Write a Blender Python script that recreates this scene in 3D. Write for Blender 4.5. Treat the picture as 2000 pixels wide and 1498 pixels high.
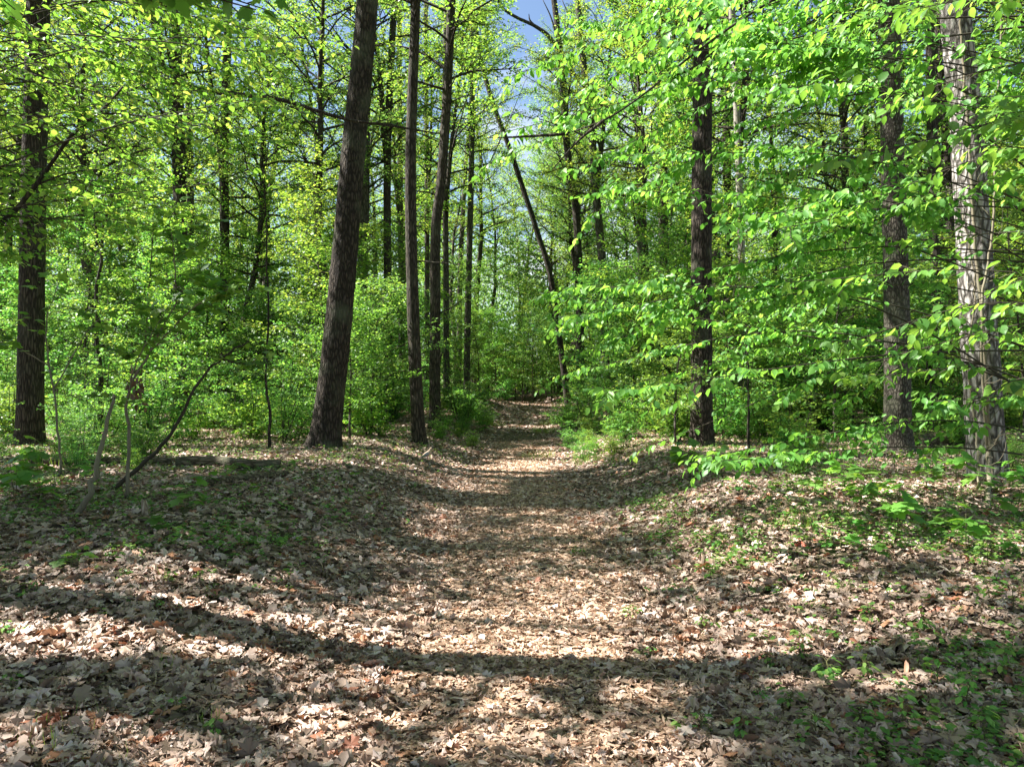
import bpy, math, random
import numpy as np
from mathutils import Vector

R = math.radians
sc = bpy.context.scene
C = sc.collection
for o in list(bpy.data.objects):
    bpy.data.objects.remove(o)

# ------------------------------------------------------------------ camera
CAMZ = 1.6
F = 1450.0                     # focal length in pixels of the 2000 px wide photograph
cam_d = bpy.data.cameras.new('camera')
cam_d.sensor_width = 36.0
cam_d.lens = 36.0 * F / 2000.0
cam_d.clip_start = 0.05
cam_d.clip_end = 2000.0
cam = bpy.data.objects.new('camera', cam_d)
C.objects.link(cam)
cam.location = (0, 0, CAMZ)
cam.rotation_euler = (R(90), 0, 0)
sc.camera = cam

# ------------------------------------------------------------------ sun and sky
SUN_EL = 50.0
SX, SY = -0.985, 0.17          # direction (on the ground) towards the sun
SXY = math.hypot(SX, SY); SX /= SXY; SY /= SXY
K = 1.0 / math.tan(R(SUN_EL))
sund = Vector((SX * math.cos(R(SUN_EL)), SY * math.cos(R(SUN_EL)), math.sin(R(SUN_EL))))
sl = bpy.data.lights.new('sun', 'SUN')
sl.energy = 5.0
sl.angle = R(0.5)
sl.color = (1.0, 0.955, 0.90)
sun = bpy.data.objects.new('sun', sl)
C.objects.link(sun)
sun.rotation_euler = sund.to_track_quat('Z', 'Y').to_euler()
sun.location = (-20, 4, 30)

w = bpy.data.worlds.new('World')
sc.world = w
w.use_nodes = True
wt = w.node_tree
wt.nodes.clear()
wo = wt.nodes.new('ShaderNodeOutputWorld')
bg = wt.nodes.new('ShaderNodeBackground')
sky = wt.nodes.new('ShaderNodeTexSky')
sky.sky_type = 'NISHITA'
sky.sun_disc = False
sky.sun_elevation = R(SUN_EL)
sky.sun_rotation = math.atan2(SX, SY)
sky.altitude = 100
sky.air_density = 1.0
sky.dust_density = 0.6
sky.ozone_density = 1.5
# thin white cloud
tc = wt.nodes.new('ShaderNodeTexCoord')
mp = wt.nodes.new('ShaderNodeMapping')
mp.inputs['Scale'].default_value = (1.6, 1.6, 4.5)
mp.inputs['Location'].default_value = (0.9, 0.0, 1.3)
nz = wt.nodes.new('ShaderNodeTexNoise')
nz.inputs['Scale'].default_value = 1.7
nz.inputs['Detail'].default_value = 7
nz.inputs['Roughness'].default_value = 0.55
rp = wt.nodes.new('ShaderNodeMapRange')
rp.inputs[1].default_value = 0.52
rp.inputs[2].default_value = 0.70
mx = wt.nodes.new('ShaderNodeMix'); mx.data_type = 'RGBA'
mx.inputs[7].default_value = (5.5, 5.8, 6.3, 1)
wt.links.new(tc.outputs['Generated'], mp.inputs[0])
wt.links.new(mp.outputs[0], nz.inputs['Vector'])
wt.links.new(nz.outputs[0], rp.inputs[0])
wt.links.new(rp.outputs[0], mx.inputs[0])
wt.links.new(sky.outputs[0], mx.inputs[6])
wt.links.new(mx.outputs[2], bg.inputs[0])
bg.inputs[1].default_value = 0.05
wt.links.new(bg.outputs[0], wo.inputs[0])

sc.view_settings.view_transform = 'Standard'
sc.view_settings.look = 'None'
sc.view_settings.gamma = 1.0
sc.view_settings.use_curve_mapping = False
sc.view_settings.exposure = 2.15

sc.render.engine = 'CYCLES'
cy = sc.cycles
cy.max_bounces = 7
cy.diffuse_bounces = 4
cy.glossy_bounces = 2
cy.transmission_bounces = 5
cy.transparent_max_bounces = 4
cy.caustics_reflective = False
cy.caustics_refractive = False
cy.sample_clamp_indirect = 6.0
cy.use_denoising = True
cy.use_adaptive_sampling = True
cy.adaptive_threshold = 0.01

# ------------------------------------------------------------------ helpers
def P(px, py, d):
    """world point seen at photograph pixel (px,py) at depth d"""
    return np.array([(px - 1000.0) / F * d, d, CAMZ - (py - 749.0) / F * d])

def ss(a, b, x):
    t = np.clip((np.asarray(x, float) - a) / (b - a), 0, 1)
    return t * t * (3 - 2 * t)

def _h(ix, iy, s):
    n = (ix.astype(np.int64) * 374761393 + iy.astype(np.int64) * 668265263 + s * 982451653) & 0xffffffff
    n = ((n ^ (n >> 13)) * 1274126177) & 0xffffffff
    n = n ^ (n >> 16)
    return (n & 0xffff) / 65535.0

def vnoise(x, y, s=0):
    x = np.asarray(x, float); y = np.asarray(y, float)
    ix = np.floor(x); iy = np.floor(y)
    fx = x - ix; fy = y - iy
    fx = fx * fx * (3 - 2 * fx); fy = fy * fy * (3 - 2 * fy)
    a = _h(ix, iy, s); b = _h(ix + 1, iy, s); c = _h(ix, iy + 1, s); d = _h(ix + 1, iy + 1, s)
    return (a * (1 - fx) + b * fx) * (1 - fy) + (c * (1 - fx) + d * fx) * fy

def fbm(x, y, s=0, o=3):
    t = 0; a = 0.5; f = 1.0
    for k in range(o):
        t = t + a * vnoise(x * f, y * f, s + k * 17)
        a *= 0.5; f *= 2.03
    return t / (1 - 0.5 ** o)

def path_x(y):
    return 0.1 + 0.22 * ss(14, 24, y) + 0.9 * ss(28, 38, y) - 6 * ss(38, 60, y)

def height(x, y):
    x = np.asarray(x, float); y = np.asarray(y, float)
    u = x - path_x(y)
    au = np.abs(u)
    near = ss(1.5, 9.5, y)
    bank = np.where(u < 0, 0.42 * ss(0.7, 2.9, au), 0.38 * ss(0.8, 2.9, au)) * (0.30 + 0.70 * near)
    z = bank + 0.10 * (fbm(x * 0.35, y * 0.35, 3) - 0.5) * ss(0.3, 2.5, au) + 0.035 * (fbm(x * 1.7, y * 1.7, 5) - 0.5)
    z = z + 0.50 * ss(27, 39, y) + 0.5 * ss(42, 75, y)
    # leafy mound where the path bends away
    z = z + 0.22 * np.exp(-((x + 0.8) / 1.5) ** 2 - ((y - 34) / 3.0) ** 2)
    z = z + 0.8 * ss(30, 120, np.abs(x)) + 9 * ss(90, 260, y)
    return z

def hz(x, y):
    return float(height(np.array([x]), np.array([y]))[0])

def mesh_from(name, verts, counts, idx, mats, smooth=False, mat_idx=None):
    me = bpy.data.meshes.new(name)
    verts = np.ascontiguousarray(verts, dtype=np.float32)
    counts = np.asarray(counts, np.int32)
    idx = np.asarray(idx, np.int32)
    me.vertices.add(len(verts)); me.vertices.foreach_set('co', verts.ravel())
    me.loops.add(len(idx)); me.loops.foreach_set('vertex_index', idx)
    me.polygons.add(len(counts))
    st = np.zeros(len(counts), np.int32); st[1:] = np.cumsum(counts)[:-1]
    me.polygons.foreach_set('loop_start', st)
    me.polygons.foreach_set('loop_total', counts)
    if smooth:
        me.polygons.foreach_set('use_smooth', np.ones(len(counts), bool))
    if mat_idx is not None:
        me.polygons.foreach_set('material_index', np.asarray(mat_idx, np.int32))
    for m in mats:
        me.materials.append(m)
    me.update(calc_edges=True)
    return me

class Geo:
    """collects geometry of ONE mesh"""
    def __init__(self):
        self.v = []; self.c = []; self.i = []; self.n = 0
    def add(self, v, counts, idx):
        self.v.append(np.asarray(v, float).reshape(-1, 3)); self.c.append(np.asarray(counts)); self.i.append(np.asarray(idx) + self.n)
        self.n += len(self.v[-1])
    def mesh(self, name, mat, smooth=False):
        return mesh_from(name, np.vstack(self.v), np.concatenate(self.c), np.concatenate(self.i), [mat], smooth)

def tube(g, pts, rad, seg=8, disp=None, cap=True):
    pts = np.asarray(pts, float); rad = np.asarray(rad, float)
    n = len(pts)
    t = np.gradient(pts, axis=0)
    t /= np.linalg.norm(t, axis=1)[:, None] + 1e-9
    ref = np.array([0.0, 1.0, 0.0]) if abs(t[0][1]) < 0.8 else np.array([1.0, 0.0, 0.0])
    a = np.cross(t, ref); a /= np.linalg.norm(a, axis=1)[:, None] + 1e-9
    b = np.cross(t, a)
    th = np.linspace(0, 2 * np.pi, seg, endpoint=False)
    rr = rad[:, None] * np.ones((1, seg))
    if disp is not None:
        s = np.concatenate([[0], np.cumsum(np.linalg.norm(np.diff(pts, axis=0), axis=1))])
        rr = rr + disp(s[:, None] * np.ones((1, seg)), th[None, :] * np.ones((n, 1)), rr)
    v = pts[:, None, :] + rr[..., None] * (np.cos(th)[None, :, None] * a[:, None, :] + np.sin(th)[None, :, None] * b[:, None, :])
    v = v.reshape(-1, 3)
    i, j = np.meshgrid(np.arange(n - 1), np.arange(seg), indexing='ij')
    j2 = (j + 1) % seg
    q = np.stack([i * seg + j, i * seg + j2, (i + 1) * seg + j2, (i + 1) * seg + j], -1).reshape(-1, 4)
    counts = np.full(len(q), 4); idx = q.ravel()
    if cap:
        counts = np.concatenate([counts, [seg, seg]])
        idx = np.concatenate([idx, np.arange(seg)[::-1], (n - 1) * seg + np.arange(seg)])
    g.add(v, counts, idx)

def smooth_path(ctrl, n):
    """Catmull-Rom through control points"""
    c = np.asarray(ctrl, float)
    c = np.vstack([2 * c[0] - c[1], c, 2 * c[-1] - c[-2]])
    m = len(c) - 3
    out = []
    for t in np.linspace(0, m - 1e-6, n):
        k = int(t); u = t - k
        p0, p1, p2, p3 = c[k], c[k + 1], c[k + 2], c[k + 3]
        out.append(0.5 * (2 * p1 + (p2 - p0) * u + (2 * p0 - 5 * p1 + 4 * p2 - p3) * u * u + (3 * p1 - p0 - 3 * p2 + p3) * u ** 3))
    return np.array(out)

# leaf outlines: (u along midrib, v across, w out of plane) and faces
def _tmpl(V, Fc):
    return np.array(V, float), [list(f) for f in Fc]
T_DIAMOND = _tmpl([(0, 0, 0), (.42, .31, .07), (1, 0, -.06), (.42, -.31, .07)], [(0, 2, 1), (0, 3, 2)])
T_OVAL = _tmpl([(0, 0, 0), (.3, 0, .0), (.68, 0, -.03), (1.04, 0, -.14), (.22, .22, .05), (.62, .27, .05), (.22, -.22, .05), (.62, -.27, .05), (.88, .12, -.04), (.88, -.12, -.04)],
               [(0, 1, 4), (1, 2, 5, 4), (2, 8, 5), (2, 3, 8), (0, 6, 1), (1, 6, 7, 2), (2, 7, 9), (2, 9, 3)])
def _fan(outline, cu, wfun):
    V = [(cu, 0, 0)] + [(u, v, wfun(u, v)) for u, v in outline]
    n = len(outline)
    return _tmpl(V, [(0, 1 + k, 1 + (k + 1) % n) for k in range(n)])
_mo = [(0, 0), (.02, .26), (-.04, .46), (.18, .40), (.34, .62), (.46, .52), (.62, .58), (.60, .30), (.74, .20), (.84, .22), (1.05, 0)]
_mo = _mo + [(u, -v) for u, v in _mo[-2:0:-1]]
T_MAPLE = _fan(_mo, .32, lambda u, v: -.16 * (abs(v) ** 1.5) - .12 * max(u - .4, 0))
_oo = [(0, .02), (.12, .07), (.20, .20), (.28, .22), (.33, .11), (.40, .14), (.46, .31), (.55, .33), (.58, .16), (.66, .15), (.74, .29), (.83, .26), (.84, .12), (1.0, .05)]
_oo = _oo + [(u, -v) for u, v in _oo[::-1]]
T_OAK = _fan(_oo, .5, lambda u, v: .9 * v * v + .35 * (u - .5) ** 2 - .12)
_so = [(0, .02), (.25, .24), (.4, .14), (.6, .28), (.75, .12), (1, 0), (.72, -.14), (.55, -.3), (.38, -.12), (.22, -.2)]
T_OAKFAR = _fan(_so, .5, lambda u, v: 1.0 * v * v + .4 * (u - .5) ** 2 - .12)
T_BLADE = _tmpl([(0, .02, 0), (0, -.02, 0), (.55, .016, .0), (.55, -.016, .0), (1, 0, -.2)], [(0, 1, 3, 2), (2, 3, 4)])

JR = np.random.default_rng(77)
def leaf_geo(g, tm, pos, d, nrm, size, width=None, curl=None, jit=0.0):
    V, Fc = tm
    pos = np.asarray(pos, float)
    N = len(pos)
    if N == 0:
        return
    d = d / (np.linalg.norm(d, axis=1)[:, None] + 1e-9)
    s = np.cross(nrm, d); s /= np.linalg.norm(s, axis=1)[:, None] + 1e-9
    n2 = np.cross(d, s)
    size = np.broadcast_to(np.asarray(size, float), (N,))
    wd = np.ones(N) if width is None else width
    cu = np.ones(N) if curl is None else curl
    UU = V[None, :, 0] + JR.normal(0, jit, (N, len(V))) if jit else np.broadcast_to(V[None, :, 0], (N, len(V)))
    VV = V[None, :, 1] * wd[:, None] + (JR.normal(0, jit, (N, len(V))) if jit else 0)
    WW = V[None, :, 2] * cu[:, None] + (JR.normal(0, jit, (N, len(V))) if jit else 0)
    vv = (pos[:, None, :] + size[:, None, None] * (UU[..., None] * d[:, None, :] + VV[..., None] * s[:, None, :] + WW[..., None] * n2[:, None, :]))
    nv = len(V)
    counts = np.tile([len(f) for f in Fc], N)
    fi = np.concatenate([np.array(f) for f in Fc])
    idx = (fi[None, :] + (np.arange(N) * nv)[:, None]).ravel()
    g.add(vv.reshape(-1, 3), counts, idx)

# ------------------------------------------------------------------ materials
def nodes(name):
    m = bpy.data.materials.new(name)
    m.use_nodes = True
    nt = m.node_tree
    nt.nodes.clear()
    out = nt.nodes.new('ShaderNodeOutputMaterial')
    return m, nt, out

def ramp(nt, cols):
    r = nt.nodes.new('ShaderNodeValToRGB')
    el = r.color_ramp.elements
    while len(el) < len(cols):
        el.new(0.5)
    for k, (p, c) in enumerate(cols):
        el[k].position = p
        el[k].color = (c[0], c[1], c[2], 1)
    return r

def leaf_mat(name, cols, trans=0.5, tcol=(1.9, 1.6, 0.9), rough=0.45, spec=0.35):
    m, nt, out = nodes(name)
    L = nt.links.new
    geo = nt.nodes.new('ShaderNodeNewGeometry')
    oi = nt.nodes.new('ShaderNodeObjectInfo')
    r = ramp(nt, cols)
    L(geo.outputs['Random Per Island'], r.inputs[0])
    # each plant is a touch different from the next
    hs = nt.nodes.new('ShaderNodeHueSaturation')
    mr = nt.nodes.new('ShaderNodeMapRange')
    mr.inputs[3].default_value = 0.485; mr.inputs[4].default_value = 0.515
    L(oi.outputs['Random'], mr.inputs[0]); L(mr.outputs[0], hs.inputs[0])
    mv = nt.nodes.new('ShaderNodeMapRange')
    mv.inputs[3].default_value = 0.8; mv.inputs[4].default_value = 1.25
    L(oi.outputs['Random'], mv.inputs[0]); L(mv.outputs[0], hs.inputs[2])
    L(r.outputs[0], hs.inputs[4])
    hs.inputs[1].default_value = 0.93
    p = nt.nodes.new('ShaderNodeBsdfPrincipled')
    p.inputs['Roughness'].default_value = rough
    p.inputs['Specular IOR Level'].default_value = spec
    L(hs.outputs[0], p.inputs['Base Color'])
    tr = nt.nodes.new('ShaderNodeBsdfTranslucent')
    vm = nt.nodes.new('ShaderNodeMix'); vm.data_type = 'RGBA'; vm.blend_type = 'MULTIPLY'
    vm.inputs[0].default_value = 1.0
    vm.inputs[7].default_value = (*tcol, 1)
    L(hs.outputs[0], vm.inputs[6]); L(vm.outputs[2], tr.inputs[0])
    mx = nt.nodes.new('ShaderNodeMixShader')
    mx.inputs[0].default_value = trans
    L(p.outputs[0], mx.inputs[1]); L(tr.outputs[0], mx.inputs[2]); L(mx.outputs[0], out.inputs[0])
    return m

def G(*a):
    return a
M = {}
M['leaf_beech'] = leaf_mat('beech_leaf', [(0, (0.055, 0.17, 0.025)), (0.5, (0.11, 0.28, 0.035)), (.9, (0.17, 0.36, 0.05)), (1, (.24, .40, .08))], rough=.45, spec=.35)
M['leaf_yellow'] = leaf_mat('young_oak_leaf', [(0, (0.08, 0.21, 0.025)), (0.5, (0.15, 0.31, 0.035)), (0.9, (0.24, 0.39, 0.055)), (1, (0.32, 0.40, 0.08))])
M['leaf_mid'] = leaf_mat('maple_leaf', [(0, (0.06, 0.19, 0.03)), (0.5, (0.11, 0.27, 0.03)), (1, (0.18, 0.35, 0.045))])
M['leaf_shrub'] = leaf_mat('shrub_leaf', [(0, (0.055, 0.19, 0.035)), (0.6, (0.10, 0.28, 0.045)), (1, (0.20, 0.38, 0.08))])
M['leaf_far'] = leaf_mat('far_leaf', [(0, (0.06, 0.19, 0.04)), (0.6, (0.12, 0.27, 0.055)), (1, (0.23, 0.36, 0.09))])
M['leaf_glare'] = leaf_mat('glare_leaf', [(0, (0.30, 0.45, 0.22)), (1, (0.5, 0.6, 0.38))])  # sun glare on the leaves put into a whitish colour
M['herb'] = leaf_mat('herb_leaf', [(0, (0.06, 0.18, 0.03)), (0.6, (0.12, 0.29, 0.045)), (1, (0.24, 0.40, 0.07))], 0.4)
M['grass'] = leaf_mat('grass_blade', [(0, (0.10, 0.22, 0.03)), (1, (0.26, 0.38, 0.06))], 0.4)
M['litter'] = leaf_mat('dry_leaf', [(0, (0.12, 0.083, 0.056)), (0.2, (0.26, 0.185, 0.13)), (0.45, (0.41, 0.285, 0.205)), (0.7, (0.55, 0.41, 0.325)), (0.88, (0.66, 0.53, 0.45)), (0.95, (0.42, 0.21, 0.10)), (1, (0.28, 0.10, 0.05))],
                       0.12, (1.1, 0.9, 0.7), 0.5, 0.3)
M['litter_path'] = leaf_mat('trodden_leaf', [(0, (0.18, 0.11, 0.067)), (0.4, (0.40, 0.25, 0.165)), (0.75, (0.56, 0.38, 0.265)), (0.9, (0.66, 0.49, 0.38)), (1, (0.40, 0.20, 0.10))],
                            0.12, (1.1, 0.9, 0.7), 0.55, 0.25)
M['red_leaf'] = leaf_mat('red_leaf', [(0, (0.30, 0.03, 0.03)), (1, (0.45, 0.08, 0.06))], 0.2, (1.2, .8, .8))
M['brown_leaf'] = leaf_mat('withered_leaf', [(0, (0.10, 0.06, 0.035)), (1, (0.24, 0.14, 0.08))], 0.2, (1.2, .8, .6))

def bark_mat(name, c1, c2, c3, scale=(14, 14, 3.0), bump=0.6, dist=0.03, lichen=0.25, kind='plate'):
    m, nt, out = nodes(name)
    L = nt.links.new
    tc = nt.nodes.new('ShaderNodeTexCoord')
    mp = nt.nodes.new('ShaderNodeMapping')
    mp.inputs['Scale'].default_value = scale
    L(tc.outputs['Object'], mp.inputs[0])
    # warp
    nw = nt.nodes.new('ShaderNodeTexNoise'); nw.inputs['Scale'].default_value = 1.3; nw.inputs['Detail'].default_value = 4
    L(mp.outputs[0], nw.inputs['Vector'])
    va = nt.nodes.new('ShaderNodeVectorMath'); va.operation = 'MULTIPLY_ADD'
    va.inputs[1].default_value = (0.9, 0.9, 0.9)
    L(nw.outputs['Color'], va.inputs[0]); L(mp.outputs[0], va.inputs[2])
    vo = nt.nodes.new('ShaderNodeTexVoronoi')
    vo.feature = 'DISTANCE_TO_EDGE' if kind == 'plate' else 'F1'
    vo.inputs['Scale'].default_value = 1.0
    L(va.outputs[0], vo.inputs['Vector'])
    n2 = nt.nodes.new('ShaderNodeTexNoise'); n2.inputs['Scale'].default_value = 3.0; n2.inputs['Detail'].default_value = 8; n2.inputs['Roughness'].default_value = 0.7
    L(mp.outputs[0], n2.inputs['Vector'])
    ms = nt.nodes.new('ShaderNodeMapRange'); ms.inputs[1].default_value = 0.0; ms.inputs[2].default_value = 0.28 if kind == 'plate' else 0.9
    L(vo.outputs['Distance'], ms.inputs[0])
    ad = nt.nodes.new('ShaderNodeMath'); ad.operation = 'MULTIPLY_ADD'; ad.inputs[1].default_value = 0.6 if kind == 'plate' else 0.15
    ad.inputs[2].default_value = 0.0
    L(ms.outputs[0], ad.inputs[0])
    mb = nt.nodes.new('ShaderNodeMath'); mb.operation = 'MULTIPLY_ADD'; mb.inputs[1].default_value = 0.5
    L(n2.outputs[0], mb.inputs[0]); L(ad.outputs[0], mb.inputs[2])
    cr = ramp(nt, [(0.15, c1), (0.5, c2), (0.9, c3)])
    L(mb.outputs[0], cr.inputs[0])
    # lichen and damp patches
    n3 = nt.nodes.new('ShaderNodeTexNoise'); n3.inputs['Scale'].default_value = 2.2; n3.inputs['Detail'].default_value = 6
    L(tc.outputs['Object'], n3.inputs['Vector'])
    mr = nt.nodes.new('ShaderNodeMapRange'); mr.inputs[1].default_value = 0.5; mr.inputs[2].default_value = 0.72; mr.inputs[4].default_value = lichen
    L(n3.outputs[0], mr.inputs[0])
    mc = nt.nodes.new('ShaderNodeMix'); mc.data_type = 'RGBA'; mc.inputs[7].default_value = (0.17, 0.19, 0.12, 1)
    L(mr.outputs[0], mc.inputs[0]); L(cr.outputs[0], mc.inputs[6])
    p = nt.nodes.new('ShaderNodeBsdfPrincipled'); p.inputs['Roughness'].default_value = 0.9; p.inputs['Specular IOR Level'].default_value = 0.2
    L(mc.outputs[2], p.inputs['Base Color'])
    bp = nt.nodes.new('ShaderNodeBump'); bp.inputs['Strength'].default_value = bump; bp.inputs['Distance'].default_value = dist
    L(mb.outputs[0], bp.inputs['Height']); L(bp.outputs[0], p.inputs['Normal'])
    L(p.outputs[0], out.inputs[0])
    return m

M['bark_pine'] = bark_mat('pine_bark', (0.010, 0.008, 0.006), (0.038, 0.030, 0.023), (0.085, 0.067, 0.052), (21, 21, 5.5), 0.9, 0.03, 0.4)
M['bark_dark'] = bark_mat('oak_bark', (0.012, 0.010, 0.008), (0.045, 0.037, 0.028), (0.105, 0.086, 0.066), (26, 26, 4.0), 0.9, 0.03, 0.2)
M['bark_grey'] = bark_mat('maple_bark', (0.02, 0.017, 0.013), (0.06, 0.052, 0.042), (0.14, 0.125, 0.103), (22, 22, 4.0), 0.6, 0.02, 0.35)
M['bark_beech'] = bark_mat('beech_bark', (0.02, 0.017, 0.013), (0.058, 0.050, 0.039), (0.15, 0.135, 0.105), (24, 24, 9), 0.8, 0.02, 0.6)
M['bark_shag'] = bark_mat('shaggy_bark', (0.025, 0.021, 0.018), (0.15, 0.135, 0.12), (0.46, 0.43, 0.40), (13, 13, 4.5), 0.9, 0.03, 0.05)
M['bark_pale'] = bark_mat('pale_bark', (0.15, 0.135, 0.11), (0.32, 0.30, 0.26), (0.52, 0.49, 0.44), (20, 20, 4), 0.5, 0.01, 0.2, 'smooth')
M['twig'] = bark_mat('twig_bark', (0.035, 0.03, 0.022), (0.075, 0.062, 0.045), (0.14, 0.12, 0.09), (30, 30, 8), 0.3, 0.005, 0.2, 'smooth')
M['stem_pale'] = bark_mat('sapling_bark', (0.13, 0.11, 0.075), (0.24, 0.21, 0.15), (0.40, 0.37, 0.29), (25, 25, 6), 0.4, 0.005, 0.3, 'smooth')
M['green_stem'] = bark_mat('green_stem', (0.08, 0.09, 0.03), (0.14, 0.13, 0.06), (0.2, 0.2, 0.09), (30, 30, 8), 0.2, 0.004, 0.2, 'smooth')
M['rotten'] = bark_mat('rotten_wood', (0.03, 0.024, 0.016), (0.11, 0.085, 0.055), (0.22, 0.17, 0.12), (5, 20, 20), 0.8, 0.02, 0.5)
M['wood'] = bark_mat('bare_wood', (0.14, 0.10, 0.07), (0.33, 0.25, 0.18), (0.5, 0.42, 0.34), (30, 30, 5), 0.5, 0.01, 0.1)

def ground_mat():
    m, nt, out = nodes('forest_floor')
    L = nt.links.new
    tc = nt.nodes.new('ShaderNodeTexCoord')
    vo = nt.nodes.new('ShaderNodeTexVoronoi'); vo.inputs['Scale'].default_value = 17
    nw = nt.nodes.new('ShaderNodeTexNoise'); nw.inputs['Scale'].default_value = 9; nw.inputs['Detail'].default_value = 3
    va = nt.nodes.new('ShaderNodeVectorMath'); va.operation = 'MULTIPLY_ADD'; va.inputs[1].default_value = (.12, .12, .12)
    L(tc.outputs['Object'], nw.inputs['Vector']); L(nw.outputs['Color'], va.inputs[0]); L(tc.outputs['Object'], va.inputs[2]); L(va.outputs[0], vo.inputs['Vector'])
    sp = nt.nodes.new('ShaderNodeSeparateColor'); L(vo.outputs['Color'], sp.inputs[0])
    cr = ramp(nt, [(0, (0.03, 0.021, 0.014)), (0.35, (0.075, 0.052, 0.034)), (0.7, (0.15, 0.107, 0.075)), (0.92, (0.26, 0.20, 0.15)), (1, (0.18, 0.08, 0.036))])
    L(sp.outputs[0], cr.inputs[0])
    n = nt.nodes.new('ShaderNodeTexNoise'); n.inputs['Scale'].default_value = 60; n.inputs['Detail'].default_value = 6
    L(tc.outputs['Object'], n.inputs['Vector'])
    mx = nt.nodes.new('ShaderNodeMix'); mx.data_type = 'RGBA'; mx.blend_type = 'MULTIPLY'; mx.inputs[0].default_value = 0.7
    L(cr.outputs[0], mx.inputs[6])
    nr = ramp(nt, [(0.3, (0.45, 0.42, 0.4)), (0.7, (1.25, 1.2, 1.15))]); L(n.outputs[0], nr.inputs[0]); L(nr.outputs[0], mx.inputs[7])
    # moss and low green away from the path
    n3 = nt.nodes.new('ShaderNodeTexNoise'); n3.inputs['Scale'].default_value = 0.9; n3.inputs['Detail'].default_value = 5
    L(tc.outputs['Object'], n3.inputs['Vector'])
    mr = nt.nodes.new('ShaderNodeMapRange'); mr.inputs[1].default_value = 0.52; mr.inputs[2].default_value = 0.7; mr.inputs[4].default_value = 0.5
    L(n3.outputs[0], mr.inputs[0])
    sx = nt.nodes.new('ShaderNodeSeparateXYZ'); L(tc.outputs['Object'], sx.inputs[0])
    ab = nt.nodes.new('ShaderNodeMath'); ab.operation = 'ABSOLUTE'; L(sx.outputs[0], ab.inputs[0])
    mm = nt.nodes.new('ShaderNodeMapRange'); mm.inputs[1].default_value = 1.2; mm.inputs[2].default_value = 3.0; L(ab.outputs[0], mm.inputs[0])
    mu = nt.nodes.new('ShaderNodeMath'); mu.operation = 'MULTIPLY'; L(mr.outputs[0], mu.inputs[0]); L(mm.outputs[0], mu.inputs[1])
    mg = nt.nodes.new('ShaderNodeMix'); mg.data_type = 'RGBA'; mg.inputs[7].default_value = (0.07, 0.13, 0.03, 1)
    L(mu.outputs[0], mg.inputs[0]); L(mx.outputs[2], mg.inputs[6])
    p = nt.nodes.new('ShaderNodeBsdfPrincipled'); p.inputs['Roughness'].default_value = 0.9; p.inputs['Specular IOR Level'].default_value = 0.2
    L(mg.outputs[2], p.inputs['Base Color'])
    bp = nt.nodes.new('ShaderNodeBump'); bp.inputs['Strength'].default_value = 0.8; bp.inputs['Distance'].default_value = 0.03
    L(sp.outputs[1], bp.inputs['Height']); L(bp.outputs[0], p.inputs['Normal'])
    L(p.outputs[0], out.inputs[0])
    return m
M['ground'] = ground_mat()

def plain(name, col, rough=0.7, noise=0.15, scale=20):
    m, nt, out = nodes(name)
    L = nt.links.new
    tc = nt.nodes.new('ShaderNodeTexCoord'); n = nt.nodes.new('ShaderNodeTexNoise'); n.inputs['Scale'].default_value = scale
    L(tc.outputs['Object'], n.inputs['Vector'])
    r = ramp(nt, [(0.3, tuple(c * (1 - noise) for c in col)), (0.7, tuple(c * (1 + noise) for c in col))])
    L(n.outputs[0], r.inputs[0])
    p = nt.nodes.new('ShaderNodeBsdfPrincipled'); p.inputs['Roughness'].default_value = rough
    L(r.outputs[0], p.inputs['Base Color']); L(p.outputs[0], out.inputs[0])
    return m

# ------------------------------------------------------------------ object helpers
def link(name, data, parent=None, loc=None):
    o = bpy.data.objects.new(name, data)
    C.objects.link(o)
    if parent is not None:
        o.parent = parent
    if loc is not None:
        o.location = loc
    return o

def tag(o, label, cat, group=None):
    o['label'] = label; o['category'] = cat
    if group:
        o['group'] = group
    return o

def thing(name, label, cat, loc, group=None):
    o = bpy.data.objects.new(name, None)
    o.empty_display_size = 0.2
    C.objects.link(o)
    o.location = [float(v) for v in loc]
    if label:
        tag(o, label, cat, group)
    return o

# ------------------------------------------------------------------ ground
def axis(lo, hi, fine_lo, fine_hi, step, grow):
    a = list(np.arange(fine_lo, fine_hi + 1e-6, step))
    s = step
    while a[-1] < hi:
        s *= grow; a.append(a[-1] + s)
    s = step
    while a[0] > lo:
        s *= grow; a.insert(0, a[0] - s)
    return np.array(a)
gx = axis(-400, 400, -7, 8, 0.11, 1.09)
gy = axis(-60, 700, 0, 20, 0.11, 1.06)
X, Y = np.meshgrid(gx, gy)
Z = height(X, Y)
nv = np.stack([X, Y, Z], -1).reshape(-1, 3)
ny_, nx_ = X.shape
i, j = np.meshgrid(np.arange(ny_ - 1), np.arange(nx_ - 1), indexing='ij')
q = np.stack([i * nx_ + j, i * nx_ + j + 1, (i + 1) * nx_ + j + 1, (i + 1) * nx_ + j], -1).reshape(-1, 4)
g_o = link('ground', mesh_from('ground', nv, np.full(len(q), 4), q.ravel(), [M['ground']], True))
g_o['kind'] = 'structure'

# ------------------------------------------------------------------ leaf litter
rng = np.random.default_rng(11)

def ground_normal(x, y):
    e = 0.05
    dx = (height(x + e, y) - height(x - e, y)) / (2 * e)
    dy = (height(x, y + e) - height(x, y - e)) / (2 * e)
    n = np.stack([-dx, -dy, np.ones_like(dx)], -1)
    return n / np.linalg.norm(n, axis=1)[:, None]

def scatter(n, y0, y1, wfun, power=1.0):
    """random ground points with more of them near the camera"""
    t = rng.random(n)
    y = y0 * (y1 / y0) ** (t ** power)
    x = (rng.random(n) * 2 - 1) * wfun(y)
    return x, y

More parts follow.
